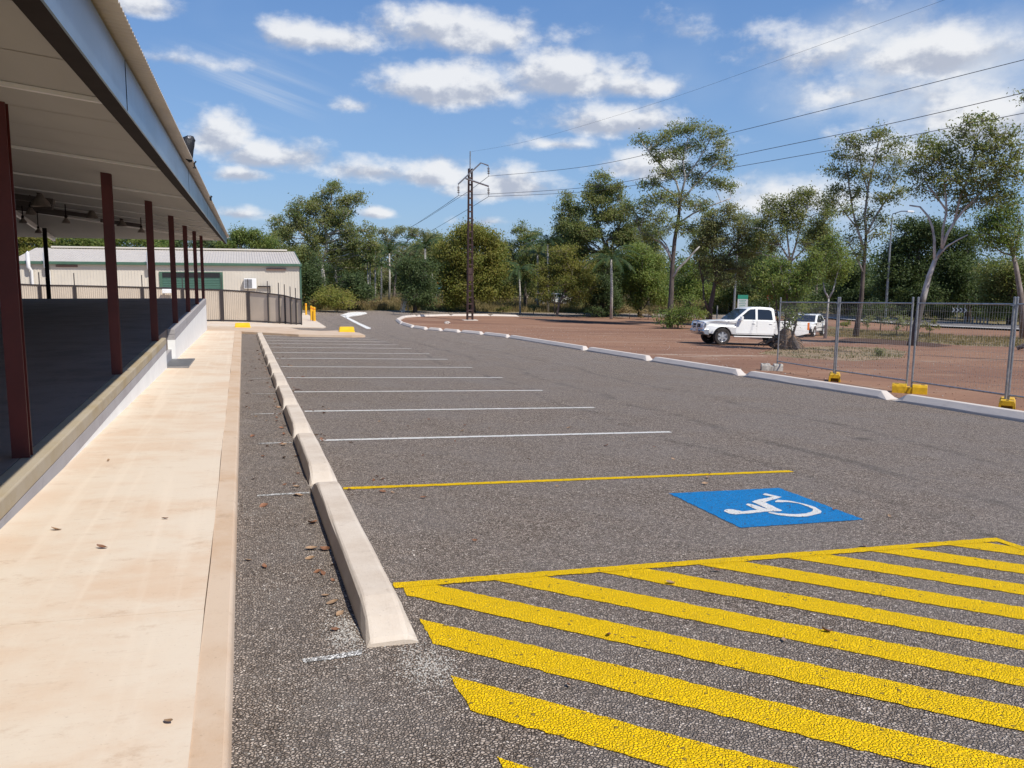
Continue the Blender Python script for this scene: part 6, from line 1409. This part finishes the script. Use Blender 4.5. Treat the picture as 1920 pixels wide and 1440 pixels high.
for i in range(95):
    y = 3.9+lr.random()*22; x = lr.uniform(.34, .47) if lr.random() < .55 else lr.uniform(-.04, .45)
    put_leaf(x, y, .013, lr.uniform(.6, 1.1), 'curled brown leaf in the litter left of %s' % stopname(y), 'dead leaves left of the wheel stops')
for j_, y0 in enumerate(sy[1:10]):
    for i in range(7): put_leaf(lr.uniform(.76, 1.15), y0+lr.uniform(-.5, .35), .013, lr.uniform(.6, 1.1), 'curled brown leaf in the litter right of %s' % stopname(y0+.1), 'dead leaves right of the wheel stops')
for i in range(34):
    x, y = lr.uniform(.8, 5), lr.uniform(3, 11); w = 'on the yellow hatching area' if y < 4.5 else 'on the disabled bay by the blue square' if y < 7 else 'on the first white lined bay' if y < 9.5 else 'on the second white lined bay'
    put_leaf(x, y, .018, lr.uniform(.6, 1), 'single brown leaf lying '+w, 'dead leaves on the open asphalt')
def chips(name, label, n, region, size, m, seed):
    rg = np.random.default_rng(seed); V, Fc = [], []
    base = np.array([(1, 0, 0), (0, 1, 0), (-1, 0, 0), (0, -1, 0), (0, 0, .8), (0, 0, -.5)]); fc = [(0, 1, 4), (1, 2, 4), (2, 3, 4), (3, 0, 4), (1, 0, 5), (2, 1, 5), (3, 2, 5), (0, 3, 5)]
    k = 0
    for _ in range(n):
        x, y = region(rg); s = size*rg.uniform(.5, 1.4); v = base*s*rg.uniform(.6, 1.3, (6, 3)); a = rg.uniform(0, 6.28); c_, s_ = cos(a), sin(a)
        v = np.stack([v[:, 0]*c_-v[:, 1]*s_, v[:, 0]*s_+v[:, 1]*c_, v[:, 2]], 1)+np.array([x, y, T(x, y)+.012+s*.3]); V.append(v); Fc += [tuple(k+i for i in f) for f in fc]; k += 6
    me = bpy.data.meshes.new(name); me.from_pydata(np.concatenate(V).tolist(), [], Fc); me.materials.append(m); o = bpy.data.objects.new(name, me); COL.objects.link(o); return tag(o, label, 'gravel', kind='stuff')
chips('loose_chips', 'loose grey stone chips on the asphalt strip beside the kerb', 7000, lambda rg: (rg.uniform(-.07, .47) if rg.random() < .7 else rg.uniform(.4, 5.5), 2.3+rg.random()**1.8*12), .0045, M_PEB, 3)
chips('pale_chips', 'pale crumbs of lime and mortar scattered along the kerb strip', 700, lambda rg: (rg.uniform(-.05, .46), 2.3+rg.random()**1.5*16), .0040, M_PEBW, 4)
chips('mortar_crumbs', 'pale mortar crumbs round the near end of the first wheel stop', 1300, lambda rg: ((.42+rg.normal()*.05, 3.85+rg.normal()*.14) if rg.random() < .45 else (.72+rg.normal()*.07, 3.42+rg.normal()*.13)), .0042, M_PEBW, 5)

M_RUSTST = mat('ironstone', (.16, .085, .055), .9, noise_s=9, noise_a=.4)
chips('dirt_stones', 'pale and rusty stones strewn over the red dirt lot', 1300, lambda rg: (rg.uniform(12.3, 32), 10+rg.random()*45), .014, M_PEBW, 6)
chips('dark_dirt_stones', 'dark ironstone pebbles strewn over the red dirt lot', 3000, lambda rg: (rg.uniform(12.1, 32), 9+rg.random()*45), .014, M_RUSTST, 7)
